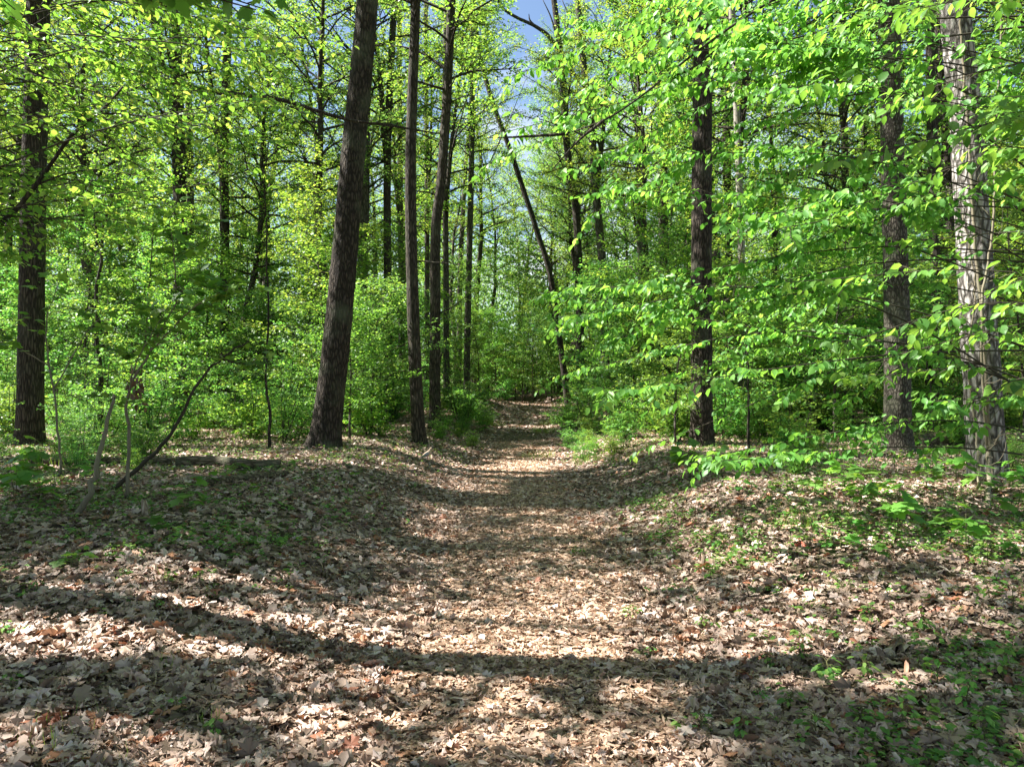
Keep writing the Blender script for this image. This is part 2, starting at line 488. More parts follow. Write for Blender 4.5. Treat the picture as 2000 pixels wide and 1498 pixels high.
def lay(g, tm, x, y, size, tilt, lift, width=None, curl=None, jit=.032):
    n = ground_normal(x, y)
    n = n + rng.normal(0, 1, n.shape) * tilt[:, None]
    n /= np.linalg.norm(n, axis=1)[:, None]
    a = rng.random(len(x)) * 2 * np.pi
    d = np.stack([np.cos(a), np.sin(a), np.zeros_like(a)], -1)
    d = d - (d * n).sum(1)[:, None] * n
    d = d / np.linalg.norm(d, axis=1)[:, None]
    pos = np.stack([x, y, height(x, y) + lift], -1) - d * (size * 0.5)[:, None]
    leaf_geo(g, tm, pos, d, n, size, width, curl, jit)

gl = Geo(); gp = Geo()
# detailed leaves near
n = 42000
x, y = scatter(n, 2.1, 9.0, lambda v: 0.74 * v + 0.9)
u = np.abs(x - path_x(y))
onp = u < 0.42 + 0.5 * fbm(x * 1.3, y * 1.3, 9)
sz = rng.uniform(0.045, 0.112, n)
keep = ~onp | (rng.random(n) < 0.25)
x1, y1, s1 = x[keep], y[keep], sz[keep] * np.where(onp[keep], 0.7, 1.0)
kind_ = rng.random(len(x1))
for tm_, lo_, hi_, sm in ((T_OAK, 0, .76, 1.12), (T_OVAL, .76, .88, .8), (T_MAPLE, .88, .95, .8), (T_OAKFAR, .95, 1.01, .6)):
    m_ = (kind_ >= lo_) & (kind_ < hi_)
    nn_ = int(m_.sum())
    lay(gl, tm_, x1[m_], y1[m_], s1[m_] * sm * rng.uniform(.7, 1.2, nn_), rng.uniform(0.04, 0.62, nn_), rng.uniform(0.002, 0.036, nn_), rng.uniform(.5, 1.25, nn_), rng.normal(0.6, 1.7, nn_))
# middle distance
n = 60000
x, y = scatter(n, 8.0, 26.0, lambda v: np.minimum(0.74 * v + 0.8, 10.0), 0.85)
u = np.abs(x - path_x(y))
onp = u < 0.6
keep = ~onp | (rng.random(n) < 0.3)
x1, y1 = x[keep], y[keep]
s1 = rng.uniform(0.05, 0.115, len(x1)) * np.where(onp[keep], 0.7, 1.0)
lay(gl, T_OAKFAR, x1, y1, s1, rng.uniform(0.05, 0.65, len(x1)), rng.uniform(0.002, 0.035, len(x1)), rng.uniform(.7, 1.3, len(x1)), rng.normal(0.5, 1.5, len(x1)))
# far along the path and on the mound
n = 16000
x = rng.normal(0, 2.2, n); y = rng.uniform(24, 44, n)
x = x + path_x(np.minimum(y, 38)) * 0.7
lay(gl, T_DIAMOND, x, y, rng.uniform(0.12, 0.24, n), rng.uniform(0.05, 0.4, n), rng.uniform(0.002, 0.03, n))
lo = link('leaf_litter', gl.mesh('leaf_litter', M['litter'])); lo['kind'] = 'stuff'
lo['label'] = 'dry lobed oak leaves covering the forest floor and banks'
# trodden scraps and needles of the path
n = 42000
x, y = scatter(n, 2.1, 20.0, lambda v: 1.5 + 0 * v, 0.95)
x = path_x(y) + x * (0.9 - .25 * ss(8, 16, y)) * np.sqrt(rng.random(n))
lay(gp, T_OAKFAR, x, y, rng.uniform(0.018, 0.055, n) * (1 + y / 25), rng.uniform(0.05, 0.5, n), rng.uniform(0.002, 0.018, n), rng.uniform(.7, 1.7, n), rng.normal(0.3, 1.2, n))
n = 14000
x, y = scatter(n, 2.1, 10.0, lambda v: 1.9 + 0 * v)
x = path_x(y) + x
lay(gp, T_BLADE, x, y, rng.uniform(0.06, 0.13, n), rng.uniform(0.02, 0.25, n), rng.uniform(0.006, 0.03, n), rng.uniform(.6, 1.1, n))
po = link('path_litter', gp.mesh('path_litter', M['litter_path'])); po['kind'] = 'stuff'
po['label'] = 'crumbled tan leaf scraps and pine needles trodden into the path'

# ------------------------------------------------------------------ low green
def sprig_field(g, xs, ys, hts, leafs, sizes, tm=T_OVAL, stem=None):
    base = np.stack([xs, ys, height(xs, ys)], -1)
    for k in range(leafs):
        m = rng.random(len(xs)) < 0.85
        a = rng.random(m.sum()) * 2 * np.pi
        out = np.stack([np.cos(a), np.sin(a), np.zeros_like(a)], -1)
        hh = hts[m] * rng.uniform(0.35, 1.0, m.sum())
        pos = base[m] + out * (0.25 * sizes[m])[:, None]; pos[:, 2] += hh
        d = out + np.array([0, 0, 1.0]) * rng.uniform(-0.25, 0.5, m.sum())[:, None]
        nrm = np.array([0, 0, 1.0]) + rng.normal(0, .3, d.shape)
        leaf_geo(g, tm, pos, d, nrm, sizes[m] * rng.uniform(.7, 1.2, m.sum()), rng.uniform(.8, 1.3, m.sum()))

gh = Geo()
n = 36000
x, y = scatter(n, 2.3, 22.0, lambda v: 0.75 * v + 0.8, 0.8)
u = x - path_x(y)
px_ = 1000 + x / y * F
dens = ss(0.46, 0.66, fbm(x * 0.8, y * 0.8, 21)) * 1.2 + .12
dens = dens * np.where(u < 0, ss(1.5, 2.6, -u) * ss(4.6, 6.5, y + 0.25 * np.maximum(-u - 1, 0)), ss(0.9, 1.8, u) * ss(2.2, 3.5, y) * 1.0)
dens = dens + 0.22 * ss(1.0, 1.9, np.abs(u)) * ss(6.0, 8.5, y) + .5 * ss(.8, 1.3, np.abs(u)) * ss(13, 16, y)
keep = rng.random(n) < dens
x, y = x[keep], y[keep]
sprig_field(gh, x, y, rng.uniform(0.02, 0.10, len(x)), 5, rng.uniform(0.022, 0.05, len(x)))
ho = link('ground_cover', gh.mesh('ground_cover', M['herb'])); ho['kind'] = 'stuff'
ho['label'] = 'low green herbs and sprouts coming through the dead leaves on the banks'

def tuft_blades(g, cx, cy, r, n, h):
    a = rng.random(n) * 2 * np.pi; rr = r * np.sqrt(rng.random(n))
    x = cx + rr * np.cos(a); y = cy + rr * np.sin(a)
    pos = np.stack([x, y, height(x, y)], -1)
    d = np.stack([np.cos(a) * rng.uniform(0.05, .7, n), np.sin(a) * rng.uniform(.05, .7, n), np.ones(n)], -1)
    nrm = np.stack([np.cos(a), np.sin(a), 0.2 * np.ones(n)], -1)
    leaf_geo(g, T_BLADE, pos, d, nrm, rng.uniform(.5, 1, n) * h, np.full(n, .75), rng.uniform(.5, 3, n))
gg = Geo()
def gpt(px, py):
    """ground point under a photograph pixel"""
    d = 3.0
    for _ in range(60):
        z = hz((px - 1000) / F * d, d)
        d2 = (CAMZ - z) * F / max(py - 749, 1)
        d = 0.6 * d + 0.4 * d2
    return (px - 1000) / F * d, d
for px, py, r, nb, h in [(1062, 893, .25, 60, .22), (1160, 900, .2, 50, .22), (960, 832, .5, 220, .28), (1060, 845, .5, 240, .30), (1085, 828, .6, 200, .3),
                         (1040, 895, .3, 60, .18), (928, 870, .3, 70, .15), (1140, 905, .3, 60, .25), (1205, 905, .3, 60, .2),
                         (110, 1440, .16, 22, .12), (200, 1470, .14, 10, .1), (1560, 1020, .25, 140, .14), (1640, 1010, .2, 60, .15),
                         (1395, 1060, .12, 60, .10), (1185, 1035, .06, 20, .08), (325, 1135, .05, 8, .16), (415, 1425, .04, 8, .14), (330, 1310, .04, 5, .12),
                         (1550, 915, .3, 60, .25), (130, 905, .6, 90, .3), (1120, 1085, .05, 12, .07)]:
    gxp, gyp = gpt(px, py)
    tuft_blades(gg, gxp, gyp, r, nb, h)
go = link('grass', gg.mesh('grass', M['grass'])); go['kind'] = 'stuff'
go['label'] = 'thin green grass in loose tufts along the path edges'

# ------------------------------------------------------------------ woody growth
def unit(v):
    return v / (np.linalg.norm(v) + 1e-9)

def wander(rg, p0, d, length, n, wig, up=0.0):
    pts = [np.array(p0, float)]
    d = unit(np.array(d, float))
    for k in range(n):
        d = unit(d + rg.normal(0, wig, 3) + np.array([0, 0, up]))
        pts.append(pts[-1] + d * length / n)
    return np.array(pts)

def spray_leaves(rg, pts, size, per_m, spread, droop, flat, acc, ordered=False):
    """leaves set along a twig; acc collects arrays"""
    seg = np.linalg.norm(np.diff(pts, axis=0), axis=1)
    L_ = seg.sum()
    n = max(2, int(L_ * per_m))
    s = np.sort(rg.random(n)) ** 0.8 * L_
    if ordered:
        s = (np.arange(n) + rg.uniform(.1, .9, n)) / n * L_ * .999
    cs = np.concatenate([[0], np.cumsum(seg)])
    k = np.clip(np.searchsorted(cs, s) - 1, 0, len(seg) - 1)
    f = ((s - cs[k]) / (seg[k] + 1e-9))[:, None]
    p = pts[k] * (1 - f) + pts[k + 1] * f
    t = (pts[k + 1] - pts[k]) / (seg[k][:, None] + 1e-9)
    side = np.cross(t, np.array([0, 0, 1.0]))
    side /= np.linalg.norm(side, axis=1)[:, None] + 1e-9
    sg = np.where(rg.random(n) < .5, -1, 1)[:, None]
    if ordered:
        sg = np.where(np.arange(n) % 2 == 0, -1, 1)[:, None]
    d = side * sg + t * 0.6 + rg.normal(0, .3, (n, 3)) + np.array([0, 0, -droop])
    p = p + side * sg * (rg.random((n, 1)) * spread) + rg.normal(0, spread * 0.22, (n, 3))
    nr = np.array([0, 0, 1.0]) + rg.normal(0, flat, (n, 3))
    acc[0].append(p); acc[1].append(d); acc[2].append(nr); acc[3].append((rg.uniform(.6, 1.15, n) if not ordered else rg.uniform(.65, 1.15, n) * (1.1 - .35 * s / L_)) * size)

def grow_crown(seed, z0, z1, prof, n_limbs, size, per_m, tm, rise=0.35, twigs=7, leader_r=0.07, spread=0.10, droop=0.25, flat=0.45, twl=0.8, lean=(0, 0), ok=None, lr=.45):
    """branches mesh geometry + leaves geometry of a crown about the z axis"""
    rg = np.random.default_rng(seed)
    gb = Geo(); gl_ = Geo(); acc = [[], [], [], []]
    lead = wander(rg, (0, 0, z0), (lean[0], lean[1], 1), z1 - z0, 8, 0.05)
    tube(gb, lead, np.linspace(leader_r, leader_r * .15, 9), 6)
    az = rg.random() * 6.28
    for k in range(n_limbs):
        f = (k + 0.5) / n_limbs
        q_ = f * 8; kk = int(q_); base = lead[kk] * (1 - (q_ - kk)) + lead[min(kk + 1, 8)] * (q_ - kk)
        az += 2.4 + rg.normal(0, .3)
        ln = prof(f) * rg.uniform(.6, 1.25)
        up = rise * rg.uniform(.4, 1.5) + 0.5 * f
        pts = wander(rg, base, (math.cos(az), math.sin(az), up), ln, 6, 0.13, -0.02)
        r0 = leader_r * lr * (1 - .5 * f) * min(1, ln / 1.2)
        tube(gb, pts, np.linspace(r0, r0 * .2, 7), 4, cap=False)
        for t in range(twigs):
            q2 = rg.uniform(1.2, 6); k2 = min(int(q2), 5)
            b2 = pts[k2] * (1 - (q2 - k2)) + pts[k2 + 1] * (q2 - k2)
            dr = unit(pts[k2 + 1] - pts[k2])
            sd = np.cross(dr, [0, 0, 1]) * (1 if t % 2 else -1)
            tl = twl * rg.uniform(.4, 1.1) * (1.15 - q2 / 9) * min(1.0, ln / 1.5)
            tw = wander(rg, b2, dr * .8 + sd * rg.uniform(.4, 1.2) + np.array([0, 0, rg.normal(0, .22)]), tl, 4, .16)
            if ok is None or ok(tw[2]):
                tube(gb, tw, np.linspace(r0 * .3 + .002, .0015, 5), 3, cap=False)
            spray_leaves(rg, tw, size, per_m, spread, droop, flat, acc)
        spray_leaves(rg, pts[3:], size, per_m * .7, spread, droop, flat, acc)
    p, d, nr, sz_ = [np.concatenate(a) for a in acc]
    leaf_geo(gl_, tm, p, d, nr, sz_, rg.uniform(.8, 1.25, len(p)))
    return gb, gl_, len(p)

def trunk_disp(seed, amp, ka, kz, flare=0.0):
    def f(s, th, rr):
        # seamless around: mix two offset noises
        wgt = th / (2 * np.pi)
        n1 = fbm(th * ka, s * kz, seed); n2 = fbm((th - 2 * np.pi) * ka, s * kz, seed)
        nn = n1 * (1 - wgt) + n2 * wgt
        ro = vnoise(th * 1.3, s * 0 + 3, seed + 5) * (1 - wgt) + vnoise((th - 2 * np.pi) * 1.3, s * 0 + 3, seed + 5) * wgt
        return amp * (nn - .5) * 2 + rr * flare * (np.exp(-s / 0.2) * (0.2 + 2.0 * ro) + .25 * np.exp(-s / .7))
    return f

total_leaves = 0
# crowns that several trees share (about the axis, starting at height 0)
CR = []
specs = [(101, 'leaf_yellow', 34, .105), (102, 'leaf_yellow', 30, .10), (103, 'leaf_far', 34, .105), (104, 'leaf_mid', 36, .11)]
for sd, mt, pm, sz_ in specs:
    b, l, nn = grow_crown(sd, 0, 10.5, lambda f: 3.0 * (1 - f) ** .7 * (0.55 + 1.1 * min(f * 3, 1)) + .5, 40, sz_, pm, T_DIAMOND, rise=.45, twigs=12, leader_r=.11, spread=.22, twl=1.25, flat=.6)
    CR.append((b.mesh('canopy_branches', M['bark_dark']), l.mesh('canopy_crown', M[mt])))
    total_leaves += nn

landmarks = []      # (x, y, phrase)
ANY = random.Random(5)

def px_trunk(ctrl, d, ztop, ddy=0.0):
    """control points (px,py) at depth d from the foot up; prolonged to height ztop"""
    x0, y0 = (ctrl[0][0] - 1000) / F * d, d
    foot = np.array([x0, y0, hz(x0, y0) - 0.12])
    pts = [foot] + [P(a, b, d + ddy * k) for k, (a, b) in enumerate(ctrl[1:], 1)]
    pts = [p for k, p in enumerate(pts) if k == 0 or p[2] > foot[2] + .3]
    sl_ = (pts[-1] - pts[-2]) / (pts[-1][2] - pts[-2][2])
    if pts[-1][2] < ztop:
        m = (ztop - pts[-1][2])
        pts.append(pts[-1] + sl_ * m * .5 * np.array([.7, .7, 1]))
        pts.append(pts[-1] + sl_ * m * .5 * np.array([.4, .4, 1]))
    return np.array(pts)

def big_tree(name, ctrl, d, w_base, w_top, bark, label, phrase, ztop=17.0, crown=0, cz=8.0, cs=1.0, seg=20, rings=120, amp=0.012, ka=5, kz=2.5, flare=.35, cat='tree', stubs=0, seed=1):
    if crown is not None:
        ztop = max(ztop, CAMZ + .56 * d + 1.5)
    pts = px_trunk(ctrl, d, ztop)
    base = pts[0].copy()
    t = thing(name, label, cat, base)
    loc = pts - base
    cl = smooth_path(loc, rings)
    # denser rings near the foot are not needed: even spacing by height
    zz = np.linspace(0, loc[-1][2], rings)
    cl = np.stack([np.interp(zz, cl[:, 2], cl[:, 0]), np.interp(zz, cl[:, 2], cl[:, 1]), zz], -1)
    frac = zz / zz[-1]
    ztop_view = CAMZ + d * .517 - base[2]
    rad = np.interp(zz, [0, min(ztop_view, zz[-1] * .93), zz[-1]], [w_base / 2, w_top / 2, w_top / 2 * .35])
    g = Geo()
    tube(g, cl, rad, seg, trunk_disp(seed, amp, ka, kz, flare))
    rg = np.random.default_rng(seed + 77)
    for k in range(stubs):
        z = rg.uniform(1.5, ztop_view)
        kk = min(int(z / zz[-1] * (rings - 1)), rings - 8)
        a = rg.random() * 6.28
        r_ = rad[kk]
        L_ = rg.uniform(.25, 1.4)
        st = wander(rg, cl[kk] + np.array([math.cos(a), math.sin(a), 0]) * r_ * .7, (math.cos(a), math.sin(a), rg.uniform(-.2, .4)), L_, 5, .12)
        tube(g, st, np.linspace(.022, .006, 6), 5)
    link('trunk', g.mesh('trunk', M[bark], True), t)
    if crown is not None:
        bm, cm = CR[crown]
        k = int(np.clip(cz / zz[-1], 0, 1) * (rings - 1))
        for nm, me in (('branches', bm), ('crown', cm)):
            o = link(nm, me, t, tuple(cl[k]))
            o.rotation_euler = (0, 0, seed * 1.7)
            o.scale = (cs, cs, cs)
    landmarks.append((base[0], base[1], phrase))
    return t

big_tree('tree', [(58, 870), (65, 400), (75, 0)], 14.1, .46, .39, 'bark_dark', 'thick dark straight trunk standing at the edge of the thicket, crossed by a bare limb', 'the thick dark outermost trunk', crown=1, cz=9, seed=2, seg=28, rings=240, stubs=6)
big_tree('pine_tree', [(632, 880), (662, 620), (690, 300), (718, 0)], 13.8, .53, .39, 'bark_pine', 'large leaning pine with plated dark bark beside the path', 'the large leaning pine', crown=1, cz=9.5, seed=3, seg=36, rings=300, amp=.014, ka=7, kz=5)
big_tree('oak_tree', [(705, 800), (707, 600), (712, 350), (716, 60)], 26, .44, .3, 'bark_grey', 'grey flaky trunk standing just behind the large leaning pine', 'the grey trunk behind the pine', crown=2, cz=8, seed=4, stubs=3)
big_tree('tree', [(764, 810), (758, 600), (757, 300), (770, 0)], 26, .31, .22, 'bark_dark', 'slim dark straight trunk between the leaning pine and the swaying slim trunk', 'the slim trunk past the pine', crown=1, cz=9, seed=5, stubs=5)
big_tree('tree', [(819, 865), (808, 640), (802, 330), (812, 0)], 16, .29, .20, 'bark_dark', 'smooth brown slim trunk swaying beside the path with a bird near its foot', 'the slim brown trunk above the bird', crown=2, cz=9.5, seed=6, seg=24, rings=200, amp=.006, stubs=3)
big_tree('oak_tree', [(849, 840), (850, 600), (851, 450), (862, 350), (872, 210), (882, 0)], 20, .31, .22, 'bark_dark', 'nearly black rough trunk bending where it meets a thinner straight one', 'the nearly black bent trunk', crown=3, cz=9, seed=7, stubs=5, amp=.016)
big_tree('tree', [(872, 790), (871, 500), (868, 250), (872, 0)], 31, .26, .2, 'bark_grey', 'thin straight grey trunk showing just behind the nearly black bent trunk', 'the thin straight grey trunk', crown=0, cz=8, seed=8)
big_tree('tree', [(911, 800), (914, 600), (921, 300), (923, 0)], 33, .30, .22, 'bark_grey', 'pole-like brown trunk beside the bend of the path, bare of low branches', 'the pole-like trunk by the bend', crown=0, cz=11, cs=.8, seed=9, stubs=6)
big_tree('tree', [(1110, 740), (1078, 556), (1048, 450), (1022, 370), (995, 290), (962, 200), (938, 110), (922, 0)], 36, .30, .2, 'bark_dark', 'dark bare trunk leaning steeply over the path toward the sky gap', 'the steeply leaning dark trunk', ztop=21, crown=0, cz=18, cs=.5, seed=10, stubs=7)
big_tree('tree', [(1135, 740), (1131, 548), (1124, 400), (1108, 290), (1096, 120), (1082, 0)], 34, .40, .26, 'bark_dark', 'dark forked trunk with crooked bare limbs against the blue sky', 'the dark forked trunk', crown=3, cz=12.5, cs=.6, seed=11, stubs=8)
big_tree('tree', [(1184, 740), (1179, 555), (1166, 400), (1154, 240), (1140, 130)], 31, .40, .26, 'bark_grey', 'dark trunk curving gently above the low beech leaves, paired with the forked one', 'the gently curving dark trunk', crown=0, cz=9, seed=12, stubs=4)
big_tree('tree', [(1256, 740), (1252, 560), (1248, 350), (1240, 100)], 30, .27, .2, 'bark_grey', 'narrow reddish brown trunk glimpsed through beech leaves between two darker trunks', 'the narrow reddish trunk', crown=2, cz=8, seed=13)
big_tree('oak_tree', [(1297, 740), (1296, 500), (1294, 300), (1290, 0)], 26, .38, .28, 'bark_dark', 'straight brown trunk close behind the beech leaves, next to the straight pine', 'the brown trunk behind beech leaves', crown=3, cz=8, seed=14, stubs=3)
big_tree('pine_tree', [(1371, 870), (1370, 600), (1371, 300), (1374, 0)], 14.6, .42, .36, 'bark_pine', 'perfectly straight pine with plated bark rising among drooping beech leaves', 'the perfectly straight pine', crown=3, cz=9.5, seed=15, seg=32, rings=260, amp=.014, ka=7, kz=5)
big_tree('birch_tree', [(1452, 840), (1450, 600), (1445, 380), (1436, 130), (1428, 0)], 21, .22, .18, 'bark_pale', 'pale whitish slender trunk catching sunlight beside the straight pine', 'the pale whitish trunk', crown=0, cz=8, seed=16, seg=18)
big_tree('tree', [(1425, 740), (1424, 560), (1422, 400), (1420, 200)], 29, .30, .24, 'bark_dark', 'dark trunk half hidden behind the pale whitish trunk', 'the dark trunk behind the pale one', crown=2, cz=8, seed=17)
big_tree('beech_tree', [(1753, 885), (1752, 640), (1744, 330), (1736, 0)], 13.2, .45, .35, 'bark_beech', 'thick smooth grey beech trunk next to a fallen log', 'the smooth beech trunk', crown=3, cz=8.5, seed=18, seg=28, rings=160, amp=.006, ka=1.5, kz=.8)
big_tree('hickory_tree', [(1930, 938), (1915, 700), (1897, 400), (1884, 200), (1864, 0)], 9.6, .45, .34, 'bark_shag', 'sunlit shaggy trunk with peeling pale bark and vines climbing it', 'the shaggy sunlit trunk', crown=3, cz=9, seed=19, seg=64, rings=360, amp=.016, ka=8, kz=2.2, flare=.12)
big_tree('oak_tree', [(352, 800), (352, 560), (350, 300), (343, 100), (338, 0)], 24, .48, .32, 'bark_dark', 'dark ivy-hung trunk deep in the thicket under a long dead limb', 'the dark trunk under the dead limb', crown=1, cz=7, seed=20, amp=.03, stubs=8)
big_tree('oak_tree', [(440, 790), (440, 600), (438, 300), (445, 60)], 26, .36, .26, 'bark_dark', 'dark knotty trunk between the ivy-hung trunk and the leaning pine', 'the dark knotty trunk', crown=0, cz=7, seed=21, amp=.03, stubs=8)
big_tree('tree', [(372, 780), (370, 560), (372, 400), (368, 200)], 34, .36, .28, 'bark_grey', 'sunlit grey trunk peeping out behind the ivy-hung dark trunk', 'the grey trunk deep in the thicket', crown=2, cz=7, seed=22)
big_tree('tree', [(515, 760), (512, 500), (530, 360), (552, 240), (558, 170)], 38, .36, .24, 'bark_grey', 'pale crooked trunk leaning across the open sky patch', 'the pale crooked trunk', ztop=16, crown=None, seed=23, stubs=8)
big_tree('tree', [(618, 760), (622, 600), (624, 400), (628, 150)], 30, .28, .2, 'bark_dark', 'slender shaded trunk close beside the large leaning pine', 'the slender shaded trunk', crown=1, cz=7, seed=24, stubs=4)
big_tree('tree', [(1660, 760), (1656, 560), (1650, 300), (1645, 0)], 24, .24, .2, 'bark_grey', 'thin grey trunk behind a curtain of beech leaves, short of the smooth beech', 'the thin grey trunk', crown=2, cz=6, seed=25)
big_tree('tree', [(1832, 800), (1828, 560), (1820, 300), (1815, 0)], 21, .26, .22, 'bark_dark', 'dark trunk standing between the smooth beech and the shaggy trunk', 'the dark trunk by the beech', crown=3, cz=6, seed=26)
big_tree('tree', [(896, 760), (898, 560), (905, 400), (915, 250)], 40, .3, .22, 'bark_grey', 'distant pale trunk tilting behind the pole-like trunk', 'the distant tilting trunk', crown=None, ztop=14, seed=27, stubs=4)
big_tree('tree', [(833, 770), (834, 600), (834, 400), (832, 100)], 36, .26, .2, 'bark_grey', 'thin distant trunk seen between the slim brown and black trunks', 'the thin distant trunk', crown=1, cz=8, seed=28)
big_tree('tree', [(785, 770), (784, 600), (782, 400), (780, 100)], 34, .28, .22, 'bark_grey', 'distant brown trunk seen just past the slim dark straight trunk', 'the distant brown trunk', crown=0, cz=8, seed=29)

# ------------------------------------------------------------------ unseen trees added for their shade, then overhanging trees, each with its own crown
# light on the floor in photograph pixels: (px, py, half width, half height, brightness)
LIGHT = [(1010, 910, 250, 16, 1.0), (1010, 818, 60, 6, 1.0), (960, 848, 60, 4, .9), (1010, 866, 140, 5, .7), (1110, 1035, 130, 14, .8), (1250, 1020, 120, 14, .6), (1700, 1020, 300, 60, .85), (1480, 1075, 160, 30, .8), (1090, 1160, 190, 62, 1.0), (790, 1110, 210, 36, .75),
         (1850, 985, 200, 30, .8), (290, 1255, 480, 58, 1.0), (850, 1215, 260, 32, .85), (1040, 1250, 200, 22, .7), (760, 1310, 240, 36, .8), (1180, 1330, 230, 14, .7), (760, 1450, 260, 34, .75), (1150, 1455, 300, 40, .9), (1600, 1330, 260, 26, .55),
         (1650, 1460, 220, 25, .5), (120, 1440, 160, 24, .5), (420, 1470, 140, 20, .5), (1380, 1230, 140, 14, .45), (1850, 1200, 120, 20, .45), (470, 1055, 220, 10, .5), (250, 1090, 180, 14, .5), (690, 990, 60, 6, .4)]
def lit(x, y):
    """how much of the open sky towards the sun a floor point keeps"""
    z = height(x, y)
    ok = y > 1.9
    yy = np.maximum(y, 1.9)
    px = 1000 + x / yy * F
    py = 749 + (CAMZ - z) / yy * F
    L_ = np.zeros_like(px)
    nx = (fbm(x * 1.6, y * 2.5, 31) - .5)
    n_f = fbm(x * 4.5, y * 9.0, 36) - .5
    for a, b, hw, hh, s in LIGHT:
        hh = hh * 1.2 + 2
        q_ = ((px - a) / hw) ** 2 + ((py - b) / hh) ** 2 + nx * 1.8 + n_f * 1.5
        L_ = np.maximum(L_, s * (1 - ss(.75, 1.15, q_)))
    spots = ss(.57, .62, fbm(x * 2.6, y * 5.0, 41)) * .9
    for a, b, hw, hh in ((620, 1000, 330, 70), (930, 965, 330, 32), (1330, 985, 170, 60), (180, 1020, 330, 90), (950, 1085, 300, 12), (330, 1355, 420, 28), (1000, 880, 160, 14), (1750, 900, 300, 30)):
        spots = spots * ss(.7, 1.3, ((px - a) / hw) ** 2 + ((py - b) / hh) ** 2 + nx)
    off = ss(.50, .58, fbm(x * .5, y * .9, 44))
    L_ = np.maximum(L_, spots)
    return np.where(ok & (np.abs(px - 1000) < 1250), L_, off)

def carve(p, zlim=4.2):
    """drop leaves whose shadow would fall on the sunlit patches of the floor"""
    k = p[:, 2] * K
    gx_ = p[:, 0] - SX * k; gy_ = p[:, 1] - SY * k
    L_ = lit(gx_, gy_)
    keep = rng.random(len(p)) > L_ * 1.02
    return keep | (p[:, 2] < zlim) | (gy_ > 17)

def through(p):
    """leaves that would keep the sun off the boughs on either side of the trail"""
    out = np.zeros(len(p), bool)
    for xv, y0, y1, z0, z1 in ((-2.6, 4.5, 10, 1.8, 7.5), (-7.5, 12, 16, 1, 9), (2.6, 4.5, 10, .6, 6), (5.6, 8, 11, .5, 7)):
        t = (xv - p[:, 0]) / -sund.x
        yv = p[:, 1] - sund.y * t; zv = p[:, 2] - sund.z * t
        out |= (t > .5) & (yv > y0) & (yv < y1) & (zv > z0) & (zv < z1)
    return out

def shade_tree(name, x, y, h, z0, rad, label, seed, size=.14, bark='bark_dark', mt='leaf_mid', r0=.2, n_limbs=46, twigs=15, per=44):  # unseen tree added as a shadow caster, crown carved by the floor light map
    base = np.array([x, y, hz(x, y) - .1])
    t = thing(name, label, 'tree', base)
    g = Geo()
    cl = wander(np.random.default_rng(seed), (0, 0, 0), (0.03, 0, 1), z0 + .5, 14, .02)
    tube(g, cl, np.linspace(r0, r0 * .7, 15), 16, trunk_disp(seed, .01, 5, 2.5, .35))
    link('trunk', g.mesh('trunk', M[bark], True), t)
    b, l, nn = grow_crown(seed, z0, h, lambda f: rad * (1 - f) ** .5 * (.6 + min(f * 3, 1) * .8) + .4, n_limbs, size, per, T_OVAL, rise=.3, twigs=twigs, leader_r=r0 * .6, spread=.28, twl=1.3, flat=.5, lr=.2, ok=lambda q: bool(carve((q + base)[None])[0]))
    link('branches', b.mesh('branches', M['twig'], True), t)
    # carve by whole leaves
    V = np.vstack(l.v); nvt = len(T_OVAL[0])
    c = V.reshape(-1, nvt, 3)
    keep = carve(c.mean(1) + base)
    # keep them out of the picture's own sky
    wp = c.mean(1) + base
    inview = (wp[:, 1] > .3) & (np.abs(wp[:, 0]) < .70 * wp[:, 1] + .15) & (wp[:, 2] < CAMZ + .525 * wp[:, 1] + .15)
    keep &= ~inview
    keep &= ~(through(wp) & (rng.random(len(wp)) < .86))
    c = c[keep]
    N = len(c)
    Fc = T_OVAL[1]
    counts = np.tile([len(f) for f in Fc], N)
    fi = np.concatenate([np.array(f) for f in Fc])
    idx = (fi[None, :] + (np.arange(N) * nvt)[:, None]).ravel()
    link('crown', mesh_from('crown', c.reshape(-1, 3), counts, idx, [M[mt]]), t)
    return N
nshade = 0
